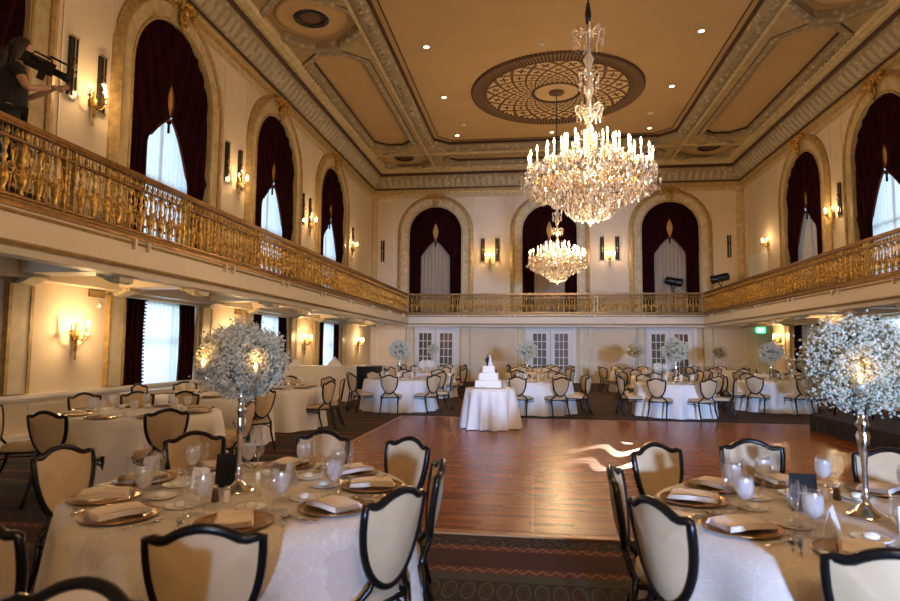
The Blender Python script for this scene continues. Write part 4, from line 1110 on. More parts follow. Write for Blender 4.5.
# tableware prototypes ------------------------------------------------
def single(name, mb, m, cat): o = mb.build(name, m); tag(o, '', cat); return Proto(o)
g = MB(); g.lathe([(0, .004), (.05, .003), (.105, .003), (.118, .010), (.16, .016), (.165, .018), (.163, .012), (.12, .001), (0, 0)], 36)
P_charger = single('charger_plate', g, M['charger'], 'plate')
def napkin_mb():
    g = MB()
    for k in range(3):
        w_, l_ = .075-.003*k, .115-.004*k
        g.grid(lambda u, v, k=k: ((u-.5)*2*w_, (v-.5)*2*l_, .020+.007*k+.006*sin(pi*v)+.003*sin(u*5+k)), 6, 8)
        g.grid(lambda u, v, k=k: ((u-.5)*2*w_, (v-.5)*2*l_, .014+.007*k+.004*sin(pi*v)), 6, 8)
        g.tube([(-w_, -l_, .017+.007*k), (-w_, 0, .022+.007*k), (-w_, l_, .017+.007*k)], .0035, 6)
        g.tube([(w_, -l_, .017+.007*k), (w_, 0, .022+.007*k), (w_, l_, .017+.007*k)], .0035, 6)
    return g
P_napkin = single('folded_napkin', napkin_mb(), M['napkin'], 'napkin')
def goblet_proto(kind):
    if kind == 'goblet': prof = [(0, 0), (.036, .001), (.034, .004), (.008, .012), (.006, .05), (.010, .065), (.030, .085), (.040, .115), (.041, .150), (.035, .185)]; cat = 'glass'; nm = 'water_goblet'
    elif kind == 'wine': prof = [(0, 0), (.034, .001), (.032, .004), (.006, .012), (.005, .08), (.012, .09), (.030, .11), (.035, .14), (.033, .175), (.028, .195)]; cat = 'glass'; nm = 'wine_glass'
    else: prof = [(0, 0), (.032, .001), (.030, .004), (.005, .012), (.004, .08), (.010, .095), (.020, .13), (.024, .17), (.022, .225)]; cat = 'glass'; nm = 'champagne_flute'
    t = thing(nm, '', cat)
    MB().lathe(prof, 20, cap=False).build('stem_and_bowl', M['glass'], t)
    if kind == 'goblet': MB().lathe([(0, .070), (.028, .088), (.038, .115), (.039, .150), (.036, .168), (0, .168)], 14).build('ice_water', M['iced'], t)
    return t
def iced():
    m = glass('iced_water', alpha=.32, body=.8, col=(1, 1, 1)); return m
M['iced'] = iced()
P_gob = Proto(goblet_proto('goblet')); P_wine = Proto(goblet_proto('wine')); P_flute = Proto(goblet_proto('flute'))
# low detail glass for the far tables
P_far = single('water_glass', MB().lathe([(0, 0), (.034, .002), (.008, .012), (.008, .06), (.036, .10), (.036, .18), (0, .178)], 10), M['iced'], 'glass')
def fork():
    g = MB(); g.grid(lambda u, v: ((u-.5)*(.010+.008*(v > .72)+.004*sin(v*pi)), -.09+.18*v, .004+.006*sin(v*pi*1.5)), 2, 12)
    for i in (-1, 0, 1): g.tube([(i*.006, .05, .004), (i*.006, .09, .006)], .0018, 4)
    g.tube([(0, -.09, .004), (0, 0, .006), (0, .05, .005)], .004, 5); return g
def knife():
    g = MB(); g.tube([(0, -.11, .005), (0, -.02, .005)], .0055, 6); g.box(-.008, .006, -.02, .11, .002, .006); return g
def spoon():
    g = MB(); g.tube([(0, -.09, .004), (0, .04, .006)], .0038, 5); g.sphere((0, .065, .006), .022, 10, 5, sc=(.8, 1.2, .25)); return g
P_fork = single('dinner_fork', fork(), M['silver'], 'fork'); P_knife = single('dinner_knife', knife(), M['silver'], 'knife'); P_spoon = single('teaspoon', spoon(), M['silver'], 'spoon')
def bread_proto():
    t = thing('bread_plate', '', 'plate'); MB().lathe([(0, .004), (.045, .004), (.07, .012), (.078, .013), (.07, .006), (.04, 0), (0, 0)], 28).build('plate', M['china'], t)
    MB().lathe([(0, .006), (.026, .006), (.030, .020), (.026, .022), (.020, .030), (0, .032)], 16).build('butter_dish', M['china'], t)
    return t
P_bread = Proto(bread_proto())
def shaker(mm):
    t = thing('salt_shaker', '', 'shaker'); MB().lathe([(0, 0), (.017, 0), (.020, .01), (.013, .055), (.012, .062)], 12).build('body', mm, t)
    MB().lathe([(.013, .060), (.014, .070), (.008, .080), (0, .082)], 12).build('cap', M['silver'], t); return t
P_salt = Proto(shaker(M['china'])); P_pepper = Proto(shaker(mat('pepper', (.10, .07, .05), .5)))
P_pepper.root.name = 'pepper_shaker'
P_cup = single('coffee_cup', MB().lathe([(0, .004), (.02, .004), (.036, .03), (.040, .055), (.037, .055), (.030, .02), (0, .01)], 16), M['china'], 'cup')
def card_proto(w_, h_, m, nm, cat):
    g = MB(); g.grid(lambda u, v: ((u-.5)*w_, .03*(1-v), v*h_), 1, 1, None, False); g.grid(lambda u, v: ((u-.5)*w_, -.03*(1-v), v*h_), 1, 1, None, False)
    o = g.build(nm, m); md = o.modifiers.new('th', 'SOLIDIFY'); md.thickness = .0015; tag(o, '', cat); return Proto(o)
P_black = card_proto(.115, .17, mat('black_card', (.006, .006, .007), .95), 'table_number_card', 'card')
P_white = card_proto(.10, .11, M['card'], 'menu_card', 'card')

def local(c, a, r, off):
    """point near the seat at angle a: r from the centre, off to the side"""
    a = radians(a); return (c[0]+r*cos(a)-off*sin(a), c[1]+r*sin(a)+off*cos(a))
W1, W2 = 'the foreground left table', 'the foreground right table'
SEATW = {-153: 'leftmost near-left', -111: 'near', -70: 'near, right of centre'}
def settings(c, seats, where, full=True):
    for a in seats:
        sw = side_word(a, 'seat'+where) if where not in (W1, W2) else (SEATW[a] if a in SEATW else side_word(a)); rz = radians(a)+pi/2; L = ', %s seat, %s' % (sw, where)
        x, y = local(c, a, .66, 0); P_charger.place((x, y, TZ+.001), rz, 'gold charger'+L, 'gold charger plates')
        P_napkin.place((x, y, TZ+.004), rz+random.uniform(-.15, .15)+pi/2*.0, 'folded blush napkin'+L, 'folded napkins')
        x, y = local(c, a, .47, -.15); P_gob.place((x, y, TZ+.001), rz, 'goblet of ice water'+L, 'ice water goblets')
        if full:
            x, y = local(c, a, .50, -.22); P_flute.place((x, y, TZ+.001), rz, 'champagne flute'+L, 'champagne flutes')
            x, y = local(c, a, .55, -.27) if False else local(c, a, .44, -.20); P_wine.place((x, y, TZ+.001), rz, 'empty wine glass'+L, 'wine glasses')
            x, y = local(c, a, .66, .20); P_fork.place((x, y, TZ+.002), rz, 'silver dinner fork'+L, 'dinner forks')
            x, y = local(c, a, .66, -.20); P_knife.place((x, y, TZ+.002), rz, 'silver dinner knife'+L, 'dinner knives')
            x, y = local(c, a, .65, -.225); P_spoon.place((x, y, TZ+.002), rz, 'silver teaspoon'+L, 'teaspoons')
            x, y = local(c, a, .40, .05); P_bread.place((x, y, TZ+.001), rz, 'white bread plate'+L, 'bread plates')
        else:
            x, y = local(c, a, .44, .12); P_cup.place((x, y, TZ+.001), rz, 'white coffee cup'+L, 'coffee cups')

def flower_ball(R, n, seed, size=.0070, squash=.9):
    g = MB(); rnd = random.Random(seed); k = 60 if n < 2000 else 230
    cl = []
    for i in range(k):
        z = 1-2*(i+.5)/k; a = i*2.399963; q = sqrt(1-z*z); d = Vector((q*cos(a)+rnd.gauss(0, .08), q*sin(a)+rnd.gauss(0, .08), z+rnd.gauss(0, .08))).normalized()
        cl.append((d, R*rnd.uniform(.78, 1.08), R*rnd.uniform(.06, .13)))
    for i in range(n):
        d, rr, sp = cl[i % k]; c = d*rr
        p_ = Vector((c.x+rnd.gauss(0, sp), c.y+rnd.gauss(0, sp), (c.z+rnd.gauss(0, sp))*squash))*1.0
        s = size*rnd.uniform(.55, 1.3); g.octa(p_, s, s*.8, None, rnd.uniform(0, 2))
    return g
def stems_ball(R, n, seed):
    g = MB(); rnd = random.Random(seed)
    for i in range(n):
        d = Vector((rnd.gauss(0, 1), rnd.gauss(0, 1), rnd.gauss(0, 1))).normalized(); e = d*R*rnd.uniform(.75, .98); mdl = d*R*.45+Vector((rnd.gauss(0, .02), rnd.gauss(0, .02), 0))
        g.tube([(0, 0, -R*.3), mdl, e], .0012, 3)
    return g
M['core'] = mat('moss_core', (.10, .11, .06), .9, col2=(.30, .31, .20), nscale=60, bump=.5, bscale=80)
def tall_centre(label, c, zc, R, n, seed, votives=(), size=.0070, z=TZ, baseR=.085):
    t = thing('flower_centrepiece', label, 'centrepiece', (c[0], c[1], z+.001), 0, "tall baby's-breath centrepieces")
    h = zc-z-R*.62
    k = h/.5
    MB().lathe([(baseR, 0), (baseR, .008), (baseR*.88, .018), (baseR*.6, .028), (.022, .055), (.014, .07), (.022, .085), (.015, .10), (.012, .13), (.012, .20*k), (.018, .26*k), (.030, .33*k), (.018, .355*k), (.032, .375*k), (.018, .395*k), (.020, .43*k), (.028, .445*k), (.016, .46*k), (.030, .485*k), (.045, h-.01), (.04, h), (0, h)], 18).build('silver_stand', M['silver'], t)
    bl = flower_ball(R, n, seed, size).build('flower_ball', M['petal'], t, loc=(0, 0, zc-z)); bl['kind'] = 'stuff'
    MB().sphere((0, 0, 0), R*.72, 16, 10, sc=(1, 1, .9)).build('foliage_core', M['core'], bl)
    if n > 1500: stems_ball(R*.98, 150, seed).build('stems', M['stem'], bl)
    for (dx, dy, dz) in votives:
        arm = MB().tube([(0, 0, h-.02), (dx*.5, dy*.5, h-.04), (dx, dy, dz-.01)], .005, 6).build('candle_arm', M['silver'], t)
        MB().lathe([(.010, -.025), (.02, -.02), (.026, .0), (.030, .055), (.027, .055), (.022, .004), (0, .002)], 14, T(dx, dy, dz)).build('votive_cup', M['glass'], arm)
        MB().lathe([(0, .004), (.020, .004), (.020, .030), (0, .030)], 12, T(dx, dy, dz)).build('tealight', M['wax'], arm)
        MB().lathe([(0, .030), (.007, .040), (.008, .050), (.004, .066), (0, .078)], 8, T(dx, dy, dz)).build('flame', M['flame'], arm)
        light('votive_glow', 'POINT', (c[0]+dx, c[1]+dy, z+dz+.10), .3, (1, .5, .14), shadow_soft_size=.02)
    return t

# --- foreground left table
T1 = (-1.50, 3.14); W1 = 'the foreground left table'
table('embroidered cream cloth on the foreground left table', T1, W1, m='lace', seed=1, R=.85, flare=.10, drop=.70)
for a, r in ((-69, 1.09), (-27, .94), (12, .92), (56, 1.11), (91, 1.12), (131, 1.22), (168, 1.23)):
    put_chair(*T1, a, r, W1, 'chairs around the foreground left table', face={-69: 14, 91: 176}.get(a))
put_chair(*T1, -111, 1.11, W1, 'chairs around the foreground left table')
put_chair(-1.14, 1.18, 90, .2, '', 'chairs around the foreground left table', face=180, lab='chair turned away in the bottom left corner, its dark top rail catching blue light')
settings(T1, [-153, -117, -68, -28, 14, 50, 92, 132, 170], W1)
tall_centre("tall silver-stemmed baby's-breath ball with glowing votives on the foreground left table", (-1.52, 3.10), 1.43, .20, 11000, 5, ((.155, -.175, .60), (-.11, -.20, .62)))
P_black.place((-1.63, 3.19, TZ+.002), radians(12), 'black table number card before the silver stand on the foreground left table')
P_white.place((-1.74, 3.12, TZ+.002), radians(-8), 'white menu card left of the black card on the foreground left table')
P_white.place((-1.33, 3.33, TZ+.002), radians(-50), 'white menu card right of the silver stand on the foreground left table')
P_salt.place((-1.46, 2.86, TZ+.002), 0, 'white salt shaker on the foreground left table'); P_pepper.place((-1.53, 2.88, TZ+.002), 0, 'dark pepper shaker on the foreground left table')
tag(MB().lathe([(.012, 0), (.013, .10), (.010, .115), (0, .12)], 10).build('taper_candle', M['wax'], loc=(-1.36, 2.98, TZ+.01)), 'short white candle right of the stand on the foreground left table', 'candle')
# --- foreground right table
T2 = (1.44, 3.12); W2 = 'the foreground right table'
table('embroidered cream cloth on the foreground right table', T2, W2, m='lace', seed=2, R=.85, flare=.08, drop=.70)
for a, r in ((-108, .97), (-154, .95), (169, .94), (122, 1.14), (89, 1.24), (55, 1.24)):
    put_chair(*T2, a, r, W2, 'chairs around the foreground right table')
settings(T2, [-111, -150, 167, 133, 95, 52, 12, -30, -70], W2)
tall_centre("tall silver-stemmed baby's-breath ball with votives on the foreground right table", (1.51, 3.10), 1.445, .225, 12000, 9, ((-.10, -.20, .585), (.13, -.20, .62)))
P_black.place((1.27, 3.17, TZ+.002), radians(-10), 'black table number card on the foreground right table'); P_white.place((1.55, 2.82, TZ+.002), radians(-20), 'white menu card near the right edge of the picture')
P_white.place((1.22, 2.78, TZ+.002), radians(60), 'white menu card leaning by the glasses on the foreground right table')
P_salt.place((1.47, 3.41, TZ+.002), 0, 'white salt shaker behind the black card on the foreground right table'); P_pepper.place((1.53, 3.42, TZ+.002), 0, 'dark pepper shaker behind the black card on the foreground right table')
P_salt.place((1.66, 2.72, TZ+.002), 0, 'white salt shaker near the right edge of the picture'); P_pepper.place((1.60, 2.74, TZ+.002), 0, 'dark pepper shaker near the right edge of the picture')

# --- left side tables
T3 = (-4.45, 6.60); W3 = 'the second left table'
table('beige-lit white cloth on the second table from the left foreground', T3, W3, seed=3)
for a, r in ((-90, 1.30), (-46, 1.25), (4, 1.18), (50, 1.2), (100, 1.2), (126, 1.25), (152, 1.3), (-150, 1.3)):
    put_chair(*T3, a, r, W3, 'chairs around the second left table')
settings(T3, [-90, -46, 4, 45, 100, 135, 180, -135], W3, False)
T3B = (-5.0, 9.25); W3B = 'the wall-side window table'
table('white cloth on the wall-side table in front of the low window', T3B, W3B, seed=4)
for a, r in ((-30, 1.22), (180, 1.2), (140, 1.2)): put_chair(*T3B, a, r, W3B, 'chairs around the wall-side table')
settings(T3B, [-20, -65, -110, 180, 140, 95, 45], W3B, False)
T4 = (-4.85, 11.25); W4 = 'the white table left of the aisle'
table('long-hanging white cloth on the table left of the aisle', T4, W4, seed=5)
for a, r in ((-14, 1.12), (26, 1.2), (62, 1.28), (100, 1.25), (150, 1.25)): put_chair(*T4, a, r, W4, 'chairs around the white table left of the aisle')
settings(T4, [-65, -110, -20, 28, 65, 105, 150], W4, False)

# --- far tables
def far_table(c, where, cl, angs, r=1.22, ball=None, hyd=False, seed=0, R=.86, dressed=True):
    table(cl, c, where, seed=seed, R=R, drop=.74)
    for a in angs: put_chair(*c, a, r, where, 'chairs around the far tables')
    if ball:
        tall_centre("tall baby's-breath ball on "+where, (c[0]+ball[0], c[1]+ball[1]), ball[2], ball[3]*.92, 1700, seed+20, (), .019)
    if hyd:
        t = thing('low_centrepiece', 'low white hydrangea centrepiece on '+where, 'centrepiece', (c[0], c[1], TZ+.001), 0, 'low white hydrangea centrepieces')
        MB().lathe([(.10, 0), (.11, .02), (.10, .14), (.08, .14), (0, .02)], 16).build('vase', M['glass'], t)
        rn = random.Random(seed)
        for i in range(4):
            g = flower_ball(.125, 260, seed*7+i, .018); g.build('hydrangea_head', M['hydrangea'], t, loc=(.16*cos(i*1.6+.6), .12*sin(i*1.6+.6), .24+.03*(i % 2)))
            MB().sphere((0, 0, 0), .10, 10, 8).build('flower_core', M['hydrangea'], t, loc=(.16*cos(i*1.6+.6), .12*sin(i*1.6+.6), .24+.03*(i % 2)))
    if dressed:
        n = 8
        for i in range(n):
            a = i*45-67.5; sw = SECT[(i-1) % 8]
            x, y = local(c, a, .42, -.1); P_far.place((x, y, TZ+.001), 0, 'water glass, %s seat, %s' % (sw, where), 'water glasses on the far tables')
            x, y = local(c, a, .62, 0); P_napkin.place((x, y, TZ+.001), radians(a), 'folded blush napkin, %s seat, %s' % (sw, where), 'folded napkins')
far_table((-3.25, 15.0), 'the front row table left of the cake', 'blue-lit white cloth on the front row table left of the cake', (-88, -40, 5, 45, 90, 135, 176, -135), ball=(0, 0, 1.47, .27), seed=11)
far_table((.08, 15.0), 'the front row table right of the cake', 'blue-lit white cloth on the front row table right of the cake', (-108, -65, -22, 22, 62, 105, 150, -160), ball=(-.2, 0, 1.47, .25), seed=12)
far_table((3.27, 15.0), 'the front row table right of centre', 'blue-lit white cloth on the front row table right of centre', (-118, -70, -22, 28, 70, 112, 155, -165), ball=(.05, 0, 1.50, .31), seed=13)
far_table((6.08, 16.7), 'the front row table nearest the stage', 'blue-lit white cloth on the front row table nearest the stage', (-128, -80, -30, 10, 55, 100, 145, -170), ball=(-.05, 0, 1.46, .27), seed=14)
far_table((-3.3, 19.2), 'the second row table left of centre', 'white cloth on the second row table left of centre', (-110, -65, -20, 25, 70, 115, 160, -155), hyd=True, seed=15)
far_table((.0, 19.6), 'the second row table in the middle', 'white cloth on the second row table in the middle', (-110, -65, -20, 25, 70, 115, 160, -155), seed=16)
far_table((3.75, 18.7), 'the second row table right of centre', 'white cloth on the second row table right of centre', (-110, -65, -20, 25, 70, 115, 160, -155), hyd=True, seed=17)
far_table((6.6, 20.7), 'the second row table on the right', 'white cloth on the second row table on the right', (-110, -65, -20, 25, 70, 115, 160, -155), seed=18, dressed=False)
far_table((-3.75, 23.2), 'the back row table left of centre', 'white cloth on the back row table left of centre', (-110, -65, -20, 25, 70, 115, 160, -155), ball=(0, 0, 1.47, .22), seed=19, dressed=False)
far_table((.3, 24.0), 'the back row table before the middle doors', 'white cloth on the back row table before the middle doors', (-110, -65, -20, 25, 70, 115, 160, -155), seed=20, dressed=False)
far_table((3.7, 23.0), 'the back row table right of centre', 'white cloth on the back row table right of centre', (-110, -65, -20, 25, 70, 115, 160, -155), ball=(0, 0, 1.5, .29), seed=21, dressed=False)
far_table((7.0, 24.6), 'the back row table by the exit alcove', 'white cloth on the back row table by the exit alcove', (-110, -65, -20, 25, 70, 115, 160, -155), ball=(-.1, -.6, 1.45, .26), seed=22, dressed=False)

# --- cake table
CK = (-.80, 11.8)
table('pleated ivory satin cloth on the small cake table', CK, 'the cake table', R=.46, seed=6, drop=.745, z=FZ, flare=.105, grp='small cake table')
t = thing('wedding_cake', 'three-tier square white wedding cake on the small round table', 'cake', (CK[0]-.02, CK[1], TZ+FZ+.002), 0); t.scale = (.93, .93, .93)
def tier(x, z0, z1):
    g = MB(); b = .012; g.prism([(-x, -x+b), (-x+b, -x), (x-b, -x), (x, -x+b), (x, x-b), (x-b, x), (-x+b, x), (-x, x-b)], z0, z1-b)
    g.prism([(-x+b, -x+b), (x-b, -x+b), (x-b, x-b), (-x+b, x-b)], z1-b, z1)
    g.tube([(-x, -x, z0+.008), (x, -x, z0+.008), (x, x, z0+.008), (-x, x, z0+.008)], .009, 6, True); return g
for x, a, b in ((.262, .012, .15), (.195, .15, .30), (.122, .30, .44)): tier(x, a, b).build('cake_tier', M['cake'], t)
MB().prism([(-.29, -.29), (.29, -.29), (.29, .29), (-.29, .29)], 0, .012).build('cake_board', M['silver'], t)
tp = thing('cake_topper', 'small bride and groom figurine on top of the wedding cake', 'figurine', (CK[0]-.02, CK[1], TZ+FZ+.413), 0); tp.scale = (1.5,)*3
g = MB(); g.lathe([(0, 0), (.035, 0), (.026, .03), (.014, .065), (.020, .085), (.012, .10), (.006, .105), (0, .106)], 12, T(.016, 0, 0)); g.sphere((.016, 0, .118), .013, 8, 6); g.build('bride', M['card'], tp)
g = MB(); g.lathe([(0, 0), (.014, 0), (.016, .06), (.023, .09), (.014, .108), (.006, .112), (0, .113)], 10, T(-.018, 0, 0)); g.tube([(-.038, 0, .09), (-.044, 0, .06), (-.03, -.01, .045)], .006, 5); g.build('groom', M['blackcloth'], tp)
MB().sphere((-.018, 0, .127), .013, 8, 6).build('groom_head', M['skin'], tp); MB().sphere((-.018, .002, .133), .0135, 8, 6, sc=(1, 1, .7)).build('groom_hair', M['hair'], tp)

# --- bar table draped in white with napkin pyramids, black draped bar beside it
t = thing('draped_bar_table', 'tall white-draped buffet table under the left balcony', 'table', (-6.1, 17.3, 0))
def drape_box(w_, d_, h_, nf):
    g = MB()
    per = [(-w_, -d_), (w_, -d_), (w_, d_), (-w_, d_)]
    def fn(u, v):
        q = u*4; i = int(q) % 4; f = q-int(q); a = per[i]; b = per[(i+1) % 4]
        x = a[0]+(b[0]-a[0])*f; y = a[1]+(b[1]-a[1])*f
        k = 1+ (1-v)*.05 + (1-v)*.03*sin(u*nf*2*pi)
        return (x*k, y*k, .01+(h_-.01)*v)
    g.grid(fn, nf*8, 4, None, True, True); g.add([(x, y, h_) for x, y in per], [(0, 1, 2, 3)]); return g
drape_box(.95, .45, .98, 30).build('drape', M['cloth'], t)
MB().box(-.93, .93, -.43, .43, .94, .975).build('tabletop', bpy.data.materials['table_ply'], t)
for x, y, s, l in ((-6.75, 17.1, .17, 'left'), (-5.62, 17.15, .20, 'right')):
    g = MB(); g.add([(-s, -s*.8, 0), (s, -s*.8, 0), (s, s*.8, 0), (-s, s*.8, 0), (.0, 0, s*1.35)], [(0, 1, 4), (1, 2, 4), (2, 3, 4), (3, 0, 4), (3, 2, 1, 0)])
    tag(g.build('napkin_pyramid', M['cloth'], loc=(x, y, .985)), 'white cloth pyramid at the %s end of the buffet table' % l, 'napkin', 'napkin pyramids on the buffet')
t = thing('black_bar', 'black draped bar counter behind the front row left table', 'bar', (-5.15, 18.6, 0))
drape_box(.48, .35, .93, 20).build('drape', M['blackcloth'], t); MB().box(-.50, .50, -.37, .37, .93, .95).build('counter_top', M['black'], t)

# --- stage riser right with stacked red seat pads
t = thing('stage_riser', 'low black carpeted stage riser at the right', 'stage', (7.2, 9.8, 0))
MB().box(-2.0, 1.9, -3.5, 2.75, .24, .32).build('deck', mat('stage_carpet', (.018, .014, .016), .95, noise=.5, nscale=60), t)
g = MB()
g.grid(lambda u, v: (-2.0+.012*sin(u*150), -3.5+6.25*u, .01+.23*v), 200, 1, None, True); g.grid(lambda u, v: (-2.0+3.9*u, 2.75+.012*sin(u*100), .01+.23*v), 120, 1, None, True)
g.build('pleated_skirt', M['blackcloth'], t)
for i, (x, y, rz, l) in enumerate(((5.75, 12.1, .3, 'left'), (6.15, 12.0, -.2, 'second'), (6.65, 12.0, .1, 'third'), (7.2, 11.9, -.15, 'right'))):
    t = thing('folding_chair', 'red-brown padded folding chair on the stage, %s one behind the right flower ball' % l, 'chair', (x, y, .322), rz, 'red-brown chairs on the stage')
    Mx = RX(radians(-18))
    MB().box(-.2, .2, -.02, .02, .40, .78, Mx).build('backrest', M['red'], t); MB().box(-.2, .2, -.25, .18, .36, .41).build('seat', M['red'], t)
    for s in (-1, 1):
        MB().tube([(s*.21, .22, .0), (s*.21, .12, .36), (s*.21, .26, .80)], .012, 6).build('leg', M['black'], t); MB().tube([(s*.19, -.24, 0), (s*.19, -.15, .36)], .012, 6).build('leg', M['black'], t)
t = thing('speaker_cabinet', 'black draped equipment case on the stage behind the right flower stand', 'speaker', (6.75, 10.4, .322), .2)
MB().box(-.45, .45, -.35, .35, 0, .62).build('cabinet', M['blackcloth'], t); MB().box(-.36, .36, -.365, -.35, .06, .56).build('grille', M['black'], t); MB().tube([(-.46, -.1, .4), (-.50, -.1, .4), (-.50, .1, .4), (-.46, .1, .4)], .012, 6).build('handle', M['black'], t)

# ------------------------------------------------------------------ videographer on the balcony
def skinned(name, verts, edges, radii, m, parent, sub=2, root=0):
    me = bpy.data.meshes.new(name); me.from_pydata(verts, edges, []); o = bpy.data.objects.new(name, me); COL.objects.link(o)
    s = o.modifiers.new('skin', 'SKIN'); s.use_smooth_shade = True
    for i, r in enumerate(radii):
        sv = me.skin_vertices[0].data[i]; sv.radius = r if isinstance(r, tuple) else (r, r); sv.use_root = (i == root)
    u = o.modifiers.new('sub', 'SUBSURF'); u.levels = sub; u.render_levels = sub
    bpy.context.view_layer.update()
    m2 = bpy.data.meshes.new_from_object(o.evaluated_get(bpy.context.evaluated_depsgraph_get()))
    bpy.data.objects.remove(o); m2.materials.clear(); m2.materials.append(m); m2.name = name
    for p_ in m2.polygons: p_.use_smooth = True
    o = bpy.data.objects.new(name, m2); COL.objects.link(o); o.parent = parent; return o
PX, PY, PZ = -6.10, 6.30, 3.285
tag(MB().box(-.30, .26, -.30, .30, 0, .18).build('platform', M['blackcloth'], loc=(PX, PY, 3.103), rot=(0, 0, 0)), 'low black platform under the person on the balcony', 'platform')
pr = thing('person', 'person in black on the balcony aiming a shoulder video camera into the room', 'person', (PX, PY, PZ), radians(48))
# local: facing +x, left arm +y (away), right arm -y (towards the photographer)
V = [(0, 0, .98), (0, 0, 1.15), (.01, 0, 1.32), (.03, 0, 1.48), (.05, 0, 1.57), (.075, 0, 1.66),
     (.02, -.19, 1.46), (.13, -.27, 1.20), (.33, -.13, 1.30), (.38, -.11, 1.33),
     (.02, .19, 1.46), (.18, .25, 1.24), (.42, .10, 1.38), (.46, .08, 1.42),
     (0, -.10, .92), (.01, -.11, .50), (-.01, -.12, .09), (.12, -.12, .04),
     (0, .10, .92), (.03, .12, .50), (.0, .14, .09), (.13, .15, .04)]
E = [(0, 1), (1, 2), (2, 3), (3, 4), (4, 5), (3, 6), (6, 7), (7, 8), (8, 9), (3, 10), (10, 11), (11, 12), (12, 13), (0, 14), (14, 15), (15, 16), (16, 17), (0, 18), (18, 19), (19, 20), (20, 21)]
Rr = [(.10, .075), (.10, .075), (.15, .11), (.12, .09), .055, .05, .065, .045, .032, .03, .065, .045, .032, .03, .09, .062, .042, .04, .09, .062, .042, .04]
body = skinned('body', V, E, Rr, M['skin'], pr)
# head
hd = MB()
def headf(u, v):
    a = 2*pi*u; t_ = pi*min(max(v, .002), .998); x = sin(t_)*cos(a); y = sin(t_)*sin(a); z = cos(t_)
    rx = .098; ry = .076*(1-.12*(z < 0)*abs(z)); rz_ = .118
    px = x*rx; 
    if z < -.2: px += .012*(-z)
    if x > .6 and abs(y) < .25 and -.25 < z < .15: px += .022*(1-abs(y)*4)
    return (px, y*ry, z*rz_)
hd.grid(headf, 28, 20, None, True, True)
for s in (-1, 1): hd.sphere((-.005, s*.076, -.01), .026, 8, 6, sc=(.7, .35, 1.1))
ho = hd.build('head', M['skin'], body, loc=(.095, -.0, 1.755), rot=(0, radians(14), 0))
for s in (-1, 1):
    MB().sphere((.088, s*.030, .012), .012, 8, 6).build('eye', mat('eye_white', (.8, .8, .8), .3) if not bpy.data.materials.get('eye_white') else bpy.data.materials['eye_white'], ho)
MB().sphere((.092, 0, -.052), .022, 10, 6, sc=(.5, 1, .35)).build('mouth', mat('lips', (.35, .12, .10), .5), ho)
def hairf(u, v):
    a = 2*pi*u; t_ = pi*(v*.80+.001); x = sin(t_)*cos(a); y = sin(t_)*sin(a); z = cos(t_)
    k = 1.0
    if x > .25: k = .90 if z < .45 else 1.0
    drop_ = -.10*max(0, (v-.7))/.3 if x < .2 else 0
    return (x*.113*k-.010, y*.092*k, z*.130+.006+drop_)
MB().grid(hairf, 28, 18, None, True, True).build('hair', M['hair'], body, loc=(.087, 0, 1.762), rot=(0, radians(8), 0))
# ponytail
MB().tube([(-.02, 0, 1.78), (-.07, .0, 1.68), (-.085, 0, 1.55), (-.08, 0, 1.42)], [.04, .045, .04, .015], 8).build('ponytail', M['hair'], body)
# clothes: shirt shell follows torso and upper sleeves
SV = [(0, 0, .84), (0, 0, 1.15), (.01, 0, 1.32), (.03, 0, 1.48), (.045, 0, 1.54), (.02, -.19, 1.46), (.085, -.235, 1.32), (.02, .19, 1.46), (.10, .225, 1.34)]
skinned('black_shirt', SV, [(0, 1), (1, 2), (2, 3), (3, 4), (3, 5), (5, 6), (3, 7), (7, 8)], [(.21, .165), (.19, .15), (.19, .145), (.15, .115), .072, .09, .07, .09, .07], M['shirt'], body)
TVv = [(0, 0, .96), (0, -.10, .90), (.01, -.11, .50), (-.01, -.12, .10), (0, .10, .90), (.03, .12, .50), (.0, .14, .10)]
skinned('trousers', TVv, [(0, 1), (1, 2), (2, 3), (0, 4), (4, 5), (5, 6)], [(.17, .13), .105, .078, .06, .105, .078, .06], M['shirt'], body)
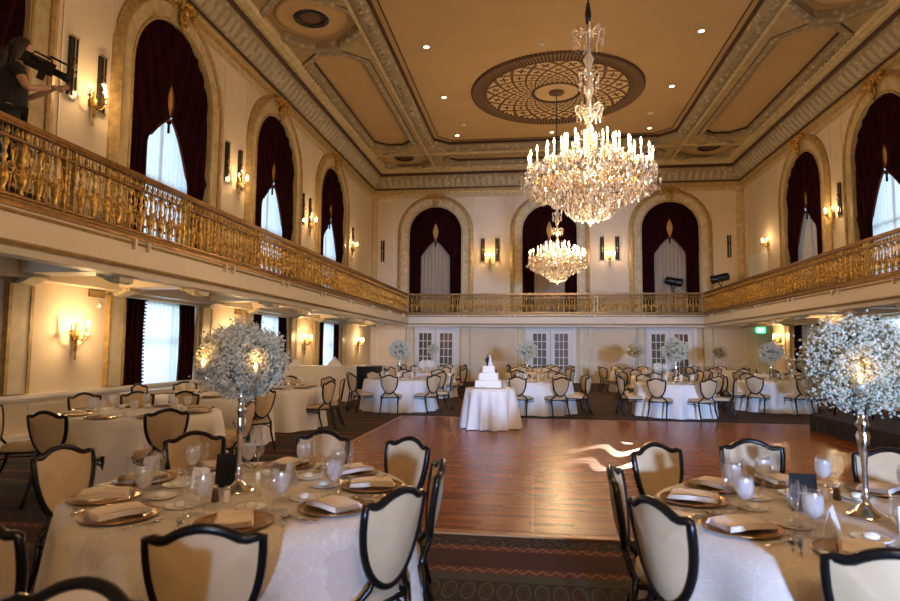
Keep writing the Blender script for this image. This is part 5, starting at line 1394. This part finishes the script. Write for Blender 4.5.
# hands: palm plus five fingers curled round the grip and lens
def hand(parent, Mx, nm):
    vs = [(0, 0, 0), (.04, 0, 0), (.075, 0, 0)]; es = [(0, 1), (1, 2)]; rs = [(.022, .026), (.020, .038), (.014, .036)]
    for i, (yy, ln) in enumerate(((-.030, .062), (-.010, .072), (.011, .067), (.030, .052))):
        b = len(vs); vs += [(.078, yy, 0), (.078+ln*.45, yy*1.05, -.006), (.078+ln*.72, yy*1.05, -.028), (.078+ln*.62, yy, -.050)]
        es += [(2, b), (b, b+1), (b+1, b+2), (b+2, b+3)]; rs += [.011, .0095, .009, .008]
    b = len(vs); vs += [(.025, -.040, -.012), (.055, -.055, -.030), (.075, -.048, -.048)]; es += [(1, b), (b, b+1), (b+1, b+2)]; rs += [.012, .010, .009]
    o = skinned(nm, vs, es, rs, M['skin'], parent, 1); o.data.transform(Mx); return o
hand(body, T(.38, -.11, 1.33) @ RZ(radians(20)) @ RY(radians(-15)), 'hand')
hand(body, T(.46, .08, 1.42) @ RZ(radians(-20)) @ RX(radians(160)), 'hand')
vc = thing('video_camera', 'black shoulder video camera held up to the face of the person on the balcony', 'camera', (PX, PY, PZ), radians(48))
Mc = T(.30, -.02, 1.60) @ RY(radians(16))
MB().box(-.22, .12, -.055, .055, -.06, .07, Mc).build('camera_body', M['black'], vc)
MB().lathe([(0, 0), (.045, 0), (.045, .10), (.055, .12), (.055, .17), (.04, .17), (.035, .15), (0, .15)], 18, Mc @ T(.12, 0, 0) @ RY(pi/2)).build('lens', M['black'], vc)
MB().prism([(-.07, -.05), (.07, -.05), (.07, .05), (-.07, .05)], 0, .015, Mc @ T(.30, 0, 0) @ RY(pi/2)).build('lens_hood', M['black'], vc)
MB().tube([(-.15, 0, .07), (-.13, 0, .13), (.05, 0, .13), (.08, 0, .07)], .012, 6, M=Mc).build('carry_handle', M['black'], vc)
MB().lathe([(0, 0), (.02, 0), (.02, .10), (.028, .12), (0, .12)], 10, Mc @ T(-.02, -.07, .03) @ RY(-pi/2)).build('viewfinder', M['black'], vc)
MB().tube([(.02, .0, .16), (.22, 0, .16)], .014, 8, M=Mc).build('microphone', M['black'], vc)
MB().box(-.02, .06, -.035, .035, -.16, -.06, Mc).build('grip', M['black'], vc)
